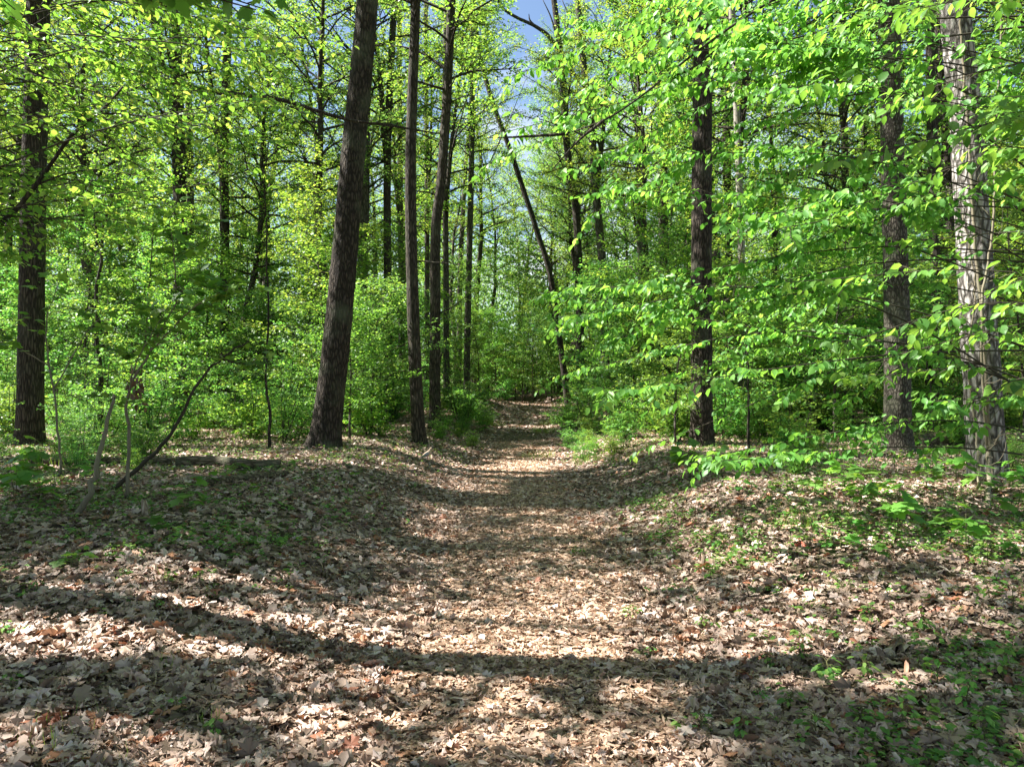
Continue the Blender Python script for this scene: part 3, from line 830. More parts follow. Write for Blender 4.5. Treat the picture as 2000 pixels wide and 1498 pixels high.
for k, (x, y, h, z0, rad, lab) in enumerate([(-8.5, 3.2, 15, 5.5, 4.6, 'unseen tall maple at the trail start, its crown carved to throw the foreground shade'),
                                          (-13.5, 6.5, 18, 6, 5.2, 'broad unseen maple well off the trail, placed to shade the foreground floor'),
                                          (-12.5, 0.0, 17, 6, 5.0, 'unseen tall maple placed so its crown shades the start of the trail'),
                                          (-9.5, 9.0, 15, 7, 4.2, 'unseen maple next to the dark outermost trunk, placed as a shadow caster'),
                                          (-16.5, 10.5, 19, 6, 5.4, 'unseen old maple behind the thicket edge, added to shade the floor'),
                                          (-17.0, 3.0, 19, 7, 5.4, 'unseen old maple far off the trail, added to shade the near bank'),
                                          (-5.0, -1.5, 13, 5.5, 4.0, 'unseen maple just behind the viewpoint, added for shade from the thicket side'),
                                          (-4.6, 5.0, 13, 8.2, 3.6, 'unseen slim high-crowned maple over the near bank, added to shade it'),
                                          (-12.8, 14.5, 18, 7, 5.0, 'unseen maple behind the dark outermost trunk, added to shade the bank beyond'),
                                          (-11.6, 12.2, 17, 8, 4.6, 'unseen high-crowned maple close to the dark outermost trunk, added to shade the bank'),
                                          (6.6, 1.2, 16, 6.5, 5.0, 'unseen maple beside the viewpoint, added so its boughs block the sky overhead'),
                                          (11.5, 5.0, 18, 6, 5.4, 'broad unseen maple beyond the shaggy trunk, added to block skylight from the side'),
                                          (3.0, -4.5, 17, 6, 5.4, 'big unseen maple behind the viewpoint close to the trail, added to block skylight'),
                                          (-1.8, -8.5, 17, 6, 5.0, 'unseen maple farther back along the trail, added to block skylight from behind'),
                                          (12.5, 10.8, 17, 7, 4.6, 'tall unseen maple behind the shaggy trunk, added to block skylight'),
                                          (2.6, 1.0, 16, 9.5, 4.8, 'unseen slim high-crowned maple right beside the viewpoint, added to block skylight overhead')]):
    nshade += shade_tree('maple_tree', x, y, h, z0, rad, lab, 200 + k, r0=.12 if k in (0, 5) else .2)
total_leaves += nshade

# -------- near beech whose sprays fill the right half
def limb_tree(name, label, cat, base_xy, h, r0, bark, mat, targets, seed, size, tm, per_m, twl, droop, flat, spread, start=(.25, .95), rmul=1.0, curve=.15, tw_per=13):
    rg = np.random.default_rng(seed)
    bx, by = base_xy
    base = np.array([bx, by, hz(bx, by) - .1])
    t = thing(name, label, cat, base)
    g = Geo()
    cl = wander(rg, (0, 0, 0), (0, 0, 1), h, 20, .02)
    tube(g, cl, np.linspace(r0, r0 * .25, 21), 14, trunk_disp(seed, .006, 3, 2, .3))
    link('trunk', g.mesh('trunk', M[bark], True), t)
    gb = Geo(); acc = [[], [], [], []]
    for (px, py, d) in targets:
        e = P(px, py, d) - base
        # limb leaves the trunk lower or higher than its tip depending on habit
        reach = math.hypot(e[0], e[1])
        zs = np.clip(e[2] - reach * rg.uniform(-.25, .35), h * start[0], h * start[1])
        b0 = cl[int(zs / h * 20)]
        mid = (b0 + e) / 2 + np.array([0, 0, reach * curve * rg.uniform(.3, 1.3)]) + rg.normal(0, .12, 3)
        pts = smooth_path([b0, mid, e], 14)
        r1 = (.004 + reach * .0017) * rmul
        tube(gb, pts, np.linspace(r1, .003, 14), 6, cap=False)
        L_ = np.linalg.norm(np.diff(pts, axis=0), axis=1).sum()
        nt_ = int(tw_per * rg.uniform(.7, 1.2))
        for k in range(nt_):
            f = rg.uniform(.42, 1.0)
            q2 = f * 12.99; k2 = int(q2)
            b2 = pts[k2] * (1 - (q2 - k2)) + pts[k2 + 1] * (q2 - k2)
            dr = unit(pts[k2 + 1] - pts[k2])
            sd = unit(np.cross(dr, [0, 0, 1])) * (1 if k % 2 else -1)
            tl = twl * rg.uniform(.4, 1.1) * (1.25 - f * .6)
            tw = wander(rg, b2, dr * .8 + sd * rg.uniform(.4, 1.1) + np.array([0, 0, rg.normal(-.05, .18)]), tl, 5, .12, -.03)
            tube(gb, tw, np.linspace(.0035, .0012, 6), 3, cap=False)
            spray_leaves(rg, tw, size, per_m, spread, droop, flat, acc, True)
        spray_leaves(rg, pts[8:], size, per_m * .8, spread, droop, flat, acc, True)
    link('branches', gb.mesh('branches', M['twig'], True), t)
    p, dd, nr, sz_ = [np.concatenate(a) for a in acc]
    # leaves that would stand in a sun patch's way stay off
    keep = carve(p + base, .9) | (rng.random(len(p)) < (.85 if bx > 0 or by < 3 else 0.4))
    # none right at the lens
    wp = p + base
    keep &= ~((wp[:, 1] < 2.2) & (wp[:, 1] > -.5) & (np.abs(wp[:, 0]) < 2.2))
    if bx < 0:
        t_ = (-3.5 - wp[:, 0]) / -sund.x
        yv = wp[:, 1] - sund.y * t_; zv = wp[:, 2] - sund.z * t_
        keep &= ~((t_ > .2) & (yv > 5.3) & (yv < 8.6) & (zv > 1.2) & (zv < 3.8) & (rng.random(len(p)) < .5))
    # boughs keep clear of the great trunks, as in the wood itself
    qx = 1000 + wp[:, 0] / np.maximum(wp[:, 1], .3) * F; qy = 749 - (wp[:, 2] - CAMZ) / np.maximum(wp[:, 1], .3) * F
    rn = rng.random(len(p))
    keep &= ~((np.abs(qx - 1371) < 30) & (qy > 80) & (qy < 880) & (rn < .55))
    keep &= ~((np.abs(qx - 1736 - qy * .02) < 36) & (qy > 40) & (rn < .6))
    keep &= ~((np.abs(qx - 1864 - qy * .072) < 46) & (rn < .74))
    keep &= ~((qx > 930) & (qx < 1060) & (qy < 240) & (rn < .5))
    p, dd, nr, sz_ = p[keep], dd[keep], nr[keep], sz_[keep]
    gl_ = Geo()
    leaf_geo(gl_, tm, p, dd, nr, sz_, rg.uniform(.85, 1.25, len(p)))
    link('crown', gl_.mesh('crown', M[mat]), t)
    return len(p)

rr = random.Random(8)
def region(n, poly, d0, d1):
    """random targets inside a pixel polygon"""
    out = []
    while len(out) < n:
        x = rr.uniform(min(a for a, b in poly), max(a for a, b in poly)); y = rr.uniform(min(b for a, b in poly), max(b for a, b in poly))
        c = False
        for k in range(len(poly)):
            (x1, y1), (x2, y2) = poly[k - 1], poly[k]
            if (y1 > y) != (y2 > y) and x < (x2 - x1) * (y - y1) / (y2 - y1) + x1:
                c = not c
        if any(abs(x - a) < 42 and y > b for a, b in ((1370, 150), (1752, 520), (1912, 300))):
            continue
        if c:
            out.append((x, y, rr.uniform(d0, d1)))
    return out
right_poly = [(1120, 0), (2000, 0), (2000, 820), (1700, 860), (1420, 880), (1250, 880), (1080, 760), (1160, 660), (1080, 580), (1180, 480), (1060, 330), (960, 280), (1020, 180)]
tg = region(34, right_poly, 5.5, 9.0)
tg += [(960, 265, 7.5), (1000, 150, 8), (935, 330, 8), (1060, 570, 8), (1090, 620, 7.5), (1100, 700, 8), (1060, 740, 9), (1180, 760, 8), (1330, 900, 6.5), (1270, 870, 7), (1400, 900, 6.2), (1150, 420, 7.5), (1240, 300, 7),
       (1180, 120, 7.5), (1230, 50, 7.5), (1330, 60, 7), (1450, 60, 7), (1130, 560, 8.5), (1200, 640, 7.5)]
n1 = limb_tree('beech_tree', 'young beech whose long drooping leafy boughs cross in front of the straight pine', 'tree', (6.6, 7.6), 8.5, .11, 'bark_beech', 'leaf_beech', tg, 301, .098, T_OVAL, 28, .7, .85, .55, .018, start=(.08, .95), tw_per=24, rmul=.8)
tg2 = region(23, [(1560, 0), (2000, 0), (2000, 760), (1650, 760), (1480, 620), (1600, 400), (1500, 200)], 3.6, 6.0)
n2 = limb_tree('beech_tree', 'near beech with large soft leaves hanging before the smooth beech and shaggy trunks', 'tree', (4.6, 4.4), 6.0, .06, 'bark_beech', 'leaf_beech', tg2, 302, .095, T_OVAL, 24, .5, .7, .45, .015, tw_per=14, start=(.08, .95), rmul=.6)
# upper left: airy yellow-green tree
tg3 = region(50, [(0, 0), (680, 0), (640, 130), (520, 330), (420, 420), (180, 470), (0, 560)], 6.0, 10.0)
tg3 += [(230, 190, 6), (300, 240, 6.5), (310, 340, 7), (180, 100, 6)]
n3 = limb_tree('maple_tree', 'airy young maple with arching dark boughs and yellow-green leaves', 'tree', (-5.9, 6.6), 8.5, .10, 'bark_grey', 'leaf_yellow', tg3, 303, .078, T_OVAL, 28, .7, .35, .5, .03, rmul=1.0, tw_per=24, start=(.1, .95))
# maple twigs hanging in at the very top
tg4 = [(300, 5, 3.6), (400, 20, 3.5), (470, 30, 3.4), (535, 25, 3.5), (440, -20, 3.3), (350, -10, 3.6), (30, 20, 3.9), (520, -10, 3.6), (500, 20, 3.3)]
n4 = limb_tree('maple_tree', 'maple beside the viewpoint whose big lobed leaves dangle into the top of the view', 'tree', (-3.9, 2.2), 5.5, .07, 'bark_grey', 'leaf_mid', tg4, 304, .11, T_MAPLE, 13, .35, .7, .4, .04, start=(.5, .95), tw_per=6, curve=.25)
total_leaves += n1 + n2 + n3 + n4

# ------------------------------------------------------------------ understorey kinds
def plant_proto(kind, seed):
    if kind == 'young_tree':
        mt = ['leaf_shrub', 'leaf_mid', 'leaf_yellow', 'leaf_shrub'][seed % 4]
        h = [6.5, 5.2, 7.5, 4.4][seed % 4]
        b, l, nn = grow_crown(400 + seed, .9, h, lambda f: 1.9 * (1 - f) ** .6 * (.55 + min(f * 4, 1) * .6) + .25, 40, .095, 46, T_DIAMOND, rise=.28, twigs=9, leader_r=.035, spread=.16, twl=.85, flat=.5)
        g = Geo(); tube(g, [(0, 0, -.1), (.01, 0, .4), (0, 0, .95)], [.05, .04, .036], 8)
        return ('trunk', g.mesh('trunk', M['bark_grey'], True)), ('branches', b.mesh('branches', M['twig'], True)), ('crown', l.mesh('crown', M[mt])), nn
    h = [1.9, 1.4, 2.6, 1.1][seed % 4]
    mt = ['leaf_shrub', 'leaf_mid', 'leaf_shrub', 'leaf_yellow'][seed % 4]
    rg = np.random.default_rng(500 + seed)
    gb = Geo(); acc = [[], [], [], []]
    for s in range(7):
        a = rg.random() * 6.28; ln = rg.uniform(.15, .7)
        st = wander(rg, (rg.normal(0, .12), rg.normal(0, .12), -.05), (math.cos(a) * ln, math.sin(a) * ln, 1), h * rg.uniform(.6, 1.1), 7, .1)
        tube(gb, st, np.linspace(.012, .003, 8), 4, cap=False)
        for t in range(11):
            k = rg.integers(1, 7)
            a = rg.random() * 6.28
            tw = wander(rg, st[k], (math.cos(a), math.sin(a), rg.uniform(0, .5)), rg.uniform(.25, .75) * (h / 1.9) ** .4, 4, .15)
            tube(gb, tw, np.linspace(.004, .0015, 5), 3, cap=False)
            spray_leaves(rg, tw, .07, 66, .10, .2, .5, acc)
    p, d, nr, sz_ = [np.concatenate(a) for a in acc]
    l = Geo(); leaf_geo(l, T_DIAMOND, p, d, nr, sz_, rg.uniform(.9, 1.4, len(p)))
    return ('stem', gb.mesh('stem', M['twig'], True)), ('foliage', l.mesh('foliage', M[mt])), len(p)

ORD = ['', 'second', 'third', 'fourth', 'fifth', 'sixth', 'seventh', 'eighth', 'ninth', 'tenth', 'eleventh', 'twelfth', 'thirteenth', 'fourteenth', 'fifteenth', 'sixteenth', 'seventeenth', 'eighteenth', 'nineteenth', 'twentieth']
def name_by_landmark(things_, desc, what):
    """each of these is told apart by its rank from the landmark trunk nearest to it"""
    used = {}
    fr = []
    for o in things_:
        d = [((o.location.x - a) ** 2 + (o.location.y - b) ** 2) ** .5 for a, b, _ in landmarks]
        k = int(np.argmin(d)); fr.append((d[k], k, o))
    fr.sort(key=lambda t: (t[1], t[0]))
    for d, k, o in fr:
        r_ = used.get(k, 0); used[k] = r_ + 1
        rank = (ORD[r_] + ' ' if r_ else '') + 'nearest to ' if r_ < len(ORD) else 'far from '
        o['label'] = '%s, %s%s' % (desc(o), rank, landmarks[k][2])

def copy_plant(src_parts, name, cat, group, x, y, s, rz, sz=1.0, tilt=0.0):
    root = bpy.data.objects.new(name, None)
    C.objects.link(root)
    root.location = (x, y, hz(x, y)); root.rotation_euler = (tilt, 0, rz); root.scale = (s, s, s * sz)
    root['category'] = cat; root['group'] = group; root['label'] = cat
    for nm, me in src_parts:
        o = bpy.data.objects.new(nm, me); C.objects.link(o); o.parent = root
    return root

YP = [plant_proto('young_tree', k) for k in range(4)]
SP = [plant_proto('shrub', k) for k in range(4)]
rr = random.Random(21)
def in_view(x, y, m=1.0):
    return abs(x) < .70 * y + m
def spaced(pts, x, y, r):
    return all((x - a) ** 2 + (y - b) ** 2 > r * r for a, b in pts)

# young trees
pts = []
tries = 0
ytrees = []
while len(pts) < 175 and tries < 20000:
    tries += 1
    if len(pts) < 12:
        fixed = [(-.9, 41.5), (.6, 43), (2.2, 41), (1.4, 45), (-2.4, 44), (3.3, 43.5), (0.2, 47), (2.9, 39.5), (-2.6, 37), (4.2, 38), (-1.2, 45.5), (2.0, 48)][len(pts)]
        pts.append(fixed)
        o = copy_plant(YP[len(pts) % 4][:3], 'young_tree', 'young tree', 'young trees of the thicket behind the banks', fixed[0], fixed[1], .95, len(pts))
        o['v'] = len(pts) % 4
        ytrees.append(o)
        continue
    y = 14.5 + (rr.random() ** 1.1) * 34
    x = rr.uniform(-.74, .74) * y
    off = x - float(path_x(min(y, 38)))
    if abs(off) < 2.6 and y < 40:
        continue
    if -.10 < x / y < .10 and y < 36 and abs(off) < 3.3:
        continue
    if not spaced(pts, x, y, 1.05):
        continue
    # leave the big trunks visible
    if any(y < b and abs(x / y - a / b) * y < 1.0 and b < 21 for a, b, _ in landmarks) and rr.random() < .75:
        continue
    pts.append((x, y))
    k = rr.randrange(4)
    s = rr.uniform(.75, 1.2) * (0.8 if y < 18 else 1)
    p = YP[k]
    o = copy_plant(p[:3], 'young_tree', 'young tree', 'young trees of the thicket behind the banks', x, y, s, rr.uniform(0, 6.28))
    o['v'] = k
    ytrees.append(o)
DY = ['spreading fresh green young tree', 'mid green young maple', 'thin yellowish young tree', 'low bushy young tree']
name_by_landmark(ytrees, lambda o: DY[int(o['v'])], '')
# shrubs
spt = []; shr = []
tries = 0
while len(spt) < 222 and tries < 30000:
    tries += 1
    y = 11.8 + (rr.random() ** 1.4) * 30
    x = rr.uniform(-.74, .74) * y
    off = x - float(path_x(min(y, 38)))
    lim = 1.55 if y > 17 else (3.0 if x < 0 else 2.6)
    if abs(off) < lim and y < 40:
        continue
    if x > 5 and y < 14 or (x < 0 and y < 12.4):
        continue
    if not spaced(spt, x, y, .75):
        continue
    if any(y < b + .4 and abs(x / y - a / b) * y < .9 and b < 21 for a, b, _ in landmarks):
        continue
    spt.append((x, y))
    k = rr.randrange(4)
    o = copy_plant(SP[k][:2], 'shrub', 'shrub', 'leafy shrubs of the undergrowth', x, y, rr.uniform(.7, 1.2), rr.uniform(0, 6.28))
    o['v'] = k
    shr.append(o)
lt = 0
while lt < 38:
    y = 14.5 + rr.random() * 15
    sd_ = rr.choice([-1, 1])
    x = float(path_x(y)) + sd_ * rr.uniform(1.15, 2.3)
    if not spaced(spt, x, y, .5) or (x < 0 and y < 16.5 and x > -2.6):
        continue
    spt.append((x, y)); lt += 1
    k = rr.randrange(4)
    o = copy_plant(SP[k][:2], 'shrub', 'shrub', 'leafy shrubs of the undergrowth', x, y, rr.uniform(.28, .5), rr.uniform(0, 6.28))
    o['v'] = k
    shr.append(o)
DS = ['knee-high leafy green shrub', 'low maple-leaved shrub', 'tall many-stemmed shrub', 'small yellowish shrub']
lt = 0
while lt < 36:
    if rr.random() < .5:
        x = rr.uniform(-8.2, -3.4); y = rr.uniform(9.8, 13.4)
    else:
        x = rr.uniform(2.9, 8.2); y = rr.uniform(9.6, 14)
    if abs(x / y) > .72 or not spaced(spt, x, y, .45) or any(y < b and abs(x / y - a / b) * y < .5 for a, b, _ in landmarks):
        continue
    spt.append((x, y)); lt += 1
    k = rr.randrange(4)
    o = copy_plant(SP[k][:2], 'shrub', 'shrub', 'leafy shrubs of the undergrowth', x, y, rr.uniform(.22, .42), rr.uniform(0, 6.28))
    o['v'] = k
    shr.append(o)
DS = ['dense fresh green shrub', 'low mid green shrub', 'tall many-stemmed shrub', 'small yellowish shrub']
name_by_landmark(shr, lambda o: DS[int(o['v'])], '')
# tall trees filling the wood
tpt = []; tall = []
tries = 0
while len(tpt) < 96 and tries < 40000:
    tries += 1
    y = 20 + rr.random() * 38
    x = rr.uniform(-.78, .78) * y
    if len(tpt) < 15:
        y = rr.uniform(47, 60) if len(tpt) < 9 else rr.uniform(38, 46); x = (rr.uniform(-.06, .12) if len(tpt) < 9 else rr.choice([rr.uniform(-.09, -.035), rr.uniform(.06, .13)])) * y
        if all((x - a) ** 2 + (y - b) ** 2 > 2.2 for a, b in tpt):
            tpt.append((x, y))
        continue
    off = x - float(path_x(min(y, 38)))
    if abs(off) < 3.5:
        continue
    if -.075 < x / y < .11:
        continue
    if -.36 < x / y < -.26 and rr.random() < .6:
        continue
    if not spaced(tpt, x, y, 2.6) or not all((x - a) ** 2 + (y - b) ** 2 > 4 for a, b, _ in landmarks):
        continue
    tpt.append((x, y))
TT = []
for k in range(4):
    g = Geo()
    rg = np.random.default_rng(700 + k)
    h0 = [6.5, 5.5, 8, 7][k]
    cl = wander(rg, (0, 0, -.15), (rg.normal(0, .03), rg.normal(0, .03), 1), h0 + .4, 16, .03)
    tube(g, cl, np.linspace(.17, .11, 17), 12, trunk_disp(700 + k, .012, 5, 2.5, .35))
    TT.append((g.mesh('trunk', M[['bark_dark', 'bark_grey', 'bark_dark', 'bark_grey'][k]], True), cl[-1]))
for (x, y) in tpt:
    k = rr.randrange(4)
    s = rr.uniform(.8, 1.2)
    root = copy_plant([('trunk', TT[k][0])], 'forest_tree', 'tree', 'tall slender trees filling the wood', x, y, s, rr.uniform(0, 6.28))
    c = rr.randrange(4) if x > 0 else rr.choice([0, 1, 1, 2])
    a = rr.uniform(0, 6.28)
    for nm, me in zip(('branches', 'crown'), CR[c]):
        o = link(nm, me, root, tuple(TT[k][1] - np.array([0, 0, .3])))
        o.rotation_euler = (0, 0, a)
    root['v'] = c
    tall.append(root)
DT = ['tall yellow-green tree', 'tall thinly leaved yellowish tree', 'tall pale-leaved tree', 'tall mid green tree']
name_by_landmark(tall, lambda o: DT[int(o['v'])], '')
for o in ytrees + shr + tall:
    del o['v']

# ------------------------------------------------------------------ far wood (one mass)
rg = np.random.default_rng(60)
gf = Geo()
n = 600000
yy = rg.uniform(48, 85, n)
xx = rg.uniform(-.85, .85, n) * yy
q_ = xx / yy
top = 11 + 6 * fbm(xx * .16, yy * .16, 71) - 4.5 * np.exp(-((q_ - .06) / .07) ** 2) + 5 * ss(.15, .4, np.abs(q_))
cl_ = fbm(xx * .35, yy * .35, 72)
zz = top * rg.random(n) ** 1.15
kp = fbm(xx * .45 + zz * .3, zz * .55 + yy * .2, 73) > .36
xx, yy, zz = xx[kp], yy[kp], zz[kp]
n = len(xx)
pos = np.stack([xx, yy, height(xx, yy) + zz], -1)
leaf_geo(gf, T_DIAMOND, pos, rg.normal(0, 1, (n, 3)), np.array([0, -.3, 1.0]) + rg.normal(0, .6, (n, 3)), rg.uniform(.12, .28, n), rg.uniform(.9, 1.5, n))
fo = link('far_woods', gf.mesh('far_woods', M['leaf_far'])); fo['kind'] = 'stuff'
fo['label'] = 'green mass of the wood far behind the thicket'

# ------------------------------------------------------------------ individual saplings, logs, sticks
def stick(g, pts, r0, r1, seg=8, n=24, amp=.0):
    tube(g, smooth_path(pts, n), np.linspace(r0, r1, n), seg, trunk_disp(int(abs(pts[0][0]) * 77) + 3, amp, 3, 6) if amp else None)

def sapling(label, stems, bark, twig_specs, mat, tm, size, per, group=None, name='sapling', cat='sapling', flat=.4, droop=.35, cover=(.45, 1), ntw=9, twl=.4):
    """stems: list of (list of world points, r0, r1)"""
    base = np.array(stems[0][0][0], float)
    t = thing(name, label, cat, base, group)
    g = Geo(); gt = Geo(); acc = [[], [], [], []]
    rg = np.random.default_rng(int(abs(base[0] * 1000) + 7))
    for pts_, r0, r1 in stems:
        L_ = [np.array(p) - base for p in pts_]
        cl = smooth_path(L_, 22)
        cl[1:-1] += rg.normal(0, r0 * .35, (20, 3))
        tube(g, cl, np.linspace(r0, r1, 22), 9)
        if tm is None:
            continue
        for k in range(ntw):
            f = rg.uniform(*cover) * 20.99; k2 = int(f)
            b2 = cl[k2]
            dr = unit(cl[k2 + 1] - cl[k2]); a = rg.random() * 6.28
            tw = wander(rg, b2, dr * .4 + np.array([math.cos(a), math.sin(a), .15]), twl * rg.uniform(.5, 1.1), 4, .15)
            tube(gt, tw, np.linspace(.003, .0015, 5), 4, cap=False)
            spray_leaves(rg, tw, size, per, .04, droop, flat, acc)
    link('stem', g.mesh('stem', M[bark], True), t)
    if tm is not None:
        link('twigs', gt.mesh('twigs', M['twig'], True), t)
        p, d, nr, sz_ = [np.concatenate(a) for a in acc]
        gl_ = Geo(); leaf_geo(gl_, tm, p, d, nr, sz_, rg.uniform(.85, 1.2, len(p)))
        link('foliage', gl_.mesh('foliage', M[mat]), t)
    return t

def foot(px, py):
    x, y = gpt(px, py)
    return np.array([x, y, hz(x, y) - .05]), y
f1, d1 = foot(147, 1005)
sapling('pale bare curved stem rising from the leaf litter, short of the thick dark trunk', [([f1, P(178, 950, d1), P(196, 880, d1 + .1), P(216, 800, d1 + .2), P(222, 770, d1 + .2)], .032, .012)], 'stem_pale', None, 'leaf_mid', T_MAPLE, .09, 14, ntw=6, cover=(.8, 1))
f2, d2 = foot(205, 960)
sapling('long bare sapling bowing over toward the leaning pine, forked at its tip', [([f2, P(290, 895, d2), P(340, 840, d2), P(388, 745, d2), P(435, 700, d2), P(487, 665, d2)], .026, .008), ([P(434, 701, d2), P(470, 710, d2), P(507, 711, d2)], .012, .004)], 'twig', None, 'leaf_mid', T_MAPLE, .09, 14)
f3, d3 = foot(248, 975)
sapling('upright maple sapling with big lobed bright leaves beside the bowing bare sapling', [([f3, P(252, 850, d3), P(250, 770, d3), P(290, 690, d3), P(345, 590, d3), P(372, 540, d3)], .02, .005), ([P(250, 780, d3), P(270, 700, d3 - .3), P(330, 600, d3 - .5)], .01, .003),
         ([P(290, 690, d3), P(380, 600, d3 - .4), P(455, 560, d3 - .5)], .01, .003), ([P(345, 590, d3), P(340, 500, d3 - .2), P(330, 430, d3 - .3)], .008, .003)], 'stem_pale', None, 'leaf_mid', T_MAPLE, .11, 18, ntw=14, twl=.5)
f3b, d3b = foot(120, 930)
sapling('leafy maple sapling in front of the thick dark outermost trunk', [([f3b, P(110, 800, d3b), P(90, 640, d3b), P(120, 540, d3b)], .016, .004), ([P(105, 760, d3b), P(170, 650, d3b), P(230, 590, d3b)], .009, .003), ([P(105, 720, d3b), P(40, 680, d3b), P(0, 640, d3b)], .009, .003)],
        'stem_pale', None, 'leaf_mid', T_MAPLE, .11, 15, ntw=10, twl=.5)
f4, d4 = foot(526, 878)
sapling('thin dark kinked sapling standing alone before the leaning pine', [([f4, P(527, 800, d4), P(519, 730, d4), P(523, 600, d4), P(521, 470, d4), P(515, 330, d4)], .03, .008)], 'bark_dark', None, 'leaf_shrub', T_OVAL, .07, 26, ntw=16, cover=(.15, 1), twl=.7)
f5, d5 = foot(196, 860)
sapling('dark crooked small tree with a kinked trunk beyond the pale stem', [([f5, P(197, 760, d5), P(188, 640, d5), P(194, 520, d5), P(212, 400, d5)], .06, .02), ([P(190, 480, d5), P(180, 400, d5), P(140, 310, d5)], .03, .008), ([P(205, 430, d5), P(225, 370, d5), P(235, 300, d5)], .03, .008)], 'bark_dark', None,
        'leaf_yellow', T_OVAL, .07, 26, ntw=12, cover=(.4, 1), twl=1.0)
f6, d6 = foot(1463, 895)
sapling('thin dark sapling just past the straight pine', [([f6, P(1462, 800, d6), P(1460, 700, d6), P(1455, 560, d6)], .025, .008)], 'bark_dark', None, 'leaf_mid', T_OVAL, .07, 26, ntw=12, cover=(.1, 1), twl=.7)
f7, d7 = foot(1822, 870)
sapling('thin bent sapling between the smooth beech and the shaggy trunk', [([f7, P(1820, 780, d7), P(1808, 700, d7), P(1797, 640, d7)], .018, .006)], 'bark_dark', None, 'leaf_mid', T_OVAL, .07, 26, ntw=8, cover=(.3, 1), twl=.5)

# vines on the shaggy trunk
def vine(label, pts_, r, mat):
    base = np.array(pts_[0], float)
    t = thing('climbing_vine', label, 'vine', base, 'vines climbing the shaggy trunk')
    g = Geo()
    rg = np.random.default_rng(int(r * 9999))
    cl = smooth_path([np.array(p) - base for p in pts_], 60)
    cl[1:-1] += rg.normal(0, .006, (58, 3))
    tube(g, cl, np.linspace(r, r * .5, 60), 9)
    link('stem', g.mesh('stem', M[mat], True), t)
    for k in range(9):
        g2 = Geo()
        i0 = rg.integers(8, 55)
        a = rg.random() * 6.28
        tube(g2, wander(rg, cl[i0], (math.cos(a) * .5, -abs(math.sin(a)), .5), rg.uniform(.2, .6), 6, .25), np.linspace(.006, .002, 7), 5)
        link('tendril', g2.mesh('tendril', M[mat], True), t)
fv, dv = foot(1928, 1010)
vine('pale thick vine stem in front of the shaggy trunk, sunlit down its length', [fv, P(1932, 900, 9.15), P(1926, 760, 9.15), P(1920, 640, 9.2), P(1905, 480, 9.25), P(1896, 330, 9.25), P(1880, 100, 9.3), P(1870, -60, 9.3)], .028, 'stem_pale')
fv, dv = foot(1942, 1005)
vine('thin brown vine standing clear of the shaggy trunk and curving upward', [fv, P(1938, 930, 9.1), P(1922, 800, 9.1), P(1918, 600, 9.1), P(1938, 450, 9.1), P(1945, 300, 9.1), P(1955, 60, 9.1), P(1958, -60, 9.1)], .02, 'stem_pale')
fv, dv = foot(1912, 960)
vine('wiry grey vine hugging the shaggy trunk near its foot', [fv, P(1908, 860, 9.22), P(1890, 700, 9.25), P(1905, 560, 9.25), P(1880, 420, 9.3)], .014, 'stem_pale')

# long dead limb over the left wood, thick dark limb at the outermost trunk
def dead_limb(label, pts_, r0, r1, subs, base_pt):
    # every side twig is a part of its own
    base = np.array(base_pt, float)
    t = thing('dead_branch', label, 'branch', base)
    g = Geo()
    tube(g, smooth_path([np.array(p) - base for p in pts_], 40), np.linspace(r0, r1, 40), 9, trunk_disp(5, r0 * .2, 3, 3))
    link('limb', g.mesh('limb', M['bark_dark'], True), t)
    for sp_ in subs:
        g2 = Geo()
        tube(g2, smooth_path([np.array(p) - base for p in sp_], 14), np.linspace(r1 * 1.2, r1 * .3, 14), 5)
        link('side_twig', g2.mesh('side_twig', M['bark_dark'], True), t)
dl = 12.0
dead_limb('long dark dead limb reaching across the trunks toward the leaning pine', [P(300, 150, dl), P(370, 172, dl), P(440, 183, dl), P(545, 195, dl), P(670, 232, dl), P(760, 246, dl + 1), P(860, 262, dl + 2)], .055, .012,
          [[P(500, 190, dl), P(600, 225, dl), P(690, 320, dl)], [P(600, 210, dl), P(640, 250, dl), P(675, 360, dl)], [P(380, 175, dl), P(420, 210, dl), P(480, 290, dl)], [P(700, 238, dl), P(790, 250, dl), P(900, 300, dl + 1)], [P(420, 182, dl), P(520, 170, dl), P(600, 150, dl)]], P(300, 150, dl))
da = 6.4
dead_limb('arching dark bough crossing the thick dark outermost trunk and forking upward', [P(-120, 470, da), P(0, 435, da), P(60, 375, da), P(100, 320, da), P(140, 265, da), P(200, 215, da), P(240, 170, da)], .026, .008,
          [[P(75, 360, da), P(130, 340, da), P(200, 332, da), P(330, 355, da)], [P(190, 222, da), P(260, 225, da), P(350, 240, da), P(430, 255, da)], [P(150, 255, da), P(155, 200, da), P(130, 120, da)]], P(-120, 470, da))
db = 7.0
dead_limb('slim bare bough slanting up through the beech leaves before the straight pine', [P(1105, 262, db + .4), P(1180, 235, db), P(1250, 190, db), P(1350, 110, db), P(1440, 45, db), P(1540, -15, db), P(1700, -90, db)], .007, .015,
          [[P(1300, 150, db), P(1350, 135, db), P(1420, 80, db)], [P(1110, 262, db + .4), P(1010, 268, db + .5), P(950, 270, db + .6)], [P(1180, 235, db), P(1130, 275, db), P(1080, 330, db)]], P(1700, -90, db))
dk = 33.5
dead_limb('crooked bare limb of the forked trunk arching against the blue sky gap', [P(1092, 98, dk), P(1070, 70, dk), P(1045, 52, dk), P(1010, 35, dk), P(980, 15, dk), P(965, -20, dk)], .10, .05,
          [[P(1045, 52, dk), P(1035, 40, dk), P(1033, 28, dk)], [P(1092, 98, dk), P(1078, 40, dk), P(1060, 0, dk)], [P(1094, 98, dk), P(1110, 40, dk), P(1098, 0, dk)]], P(1092, 98, dk))

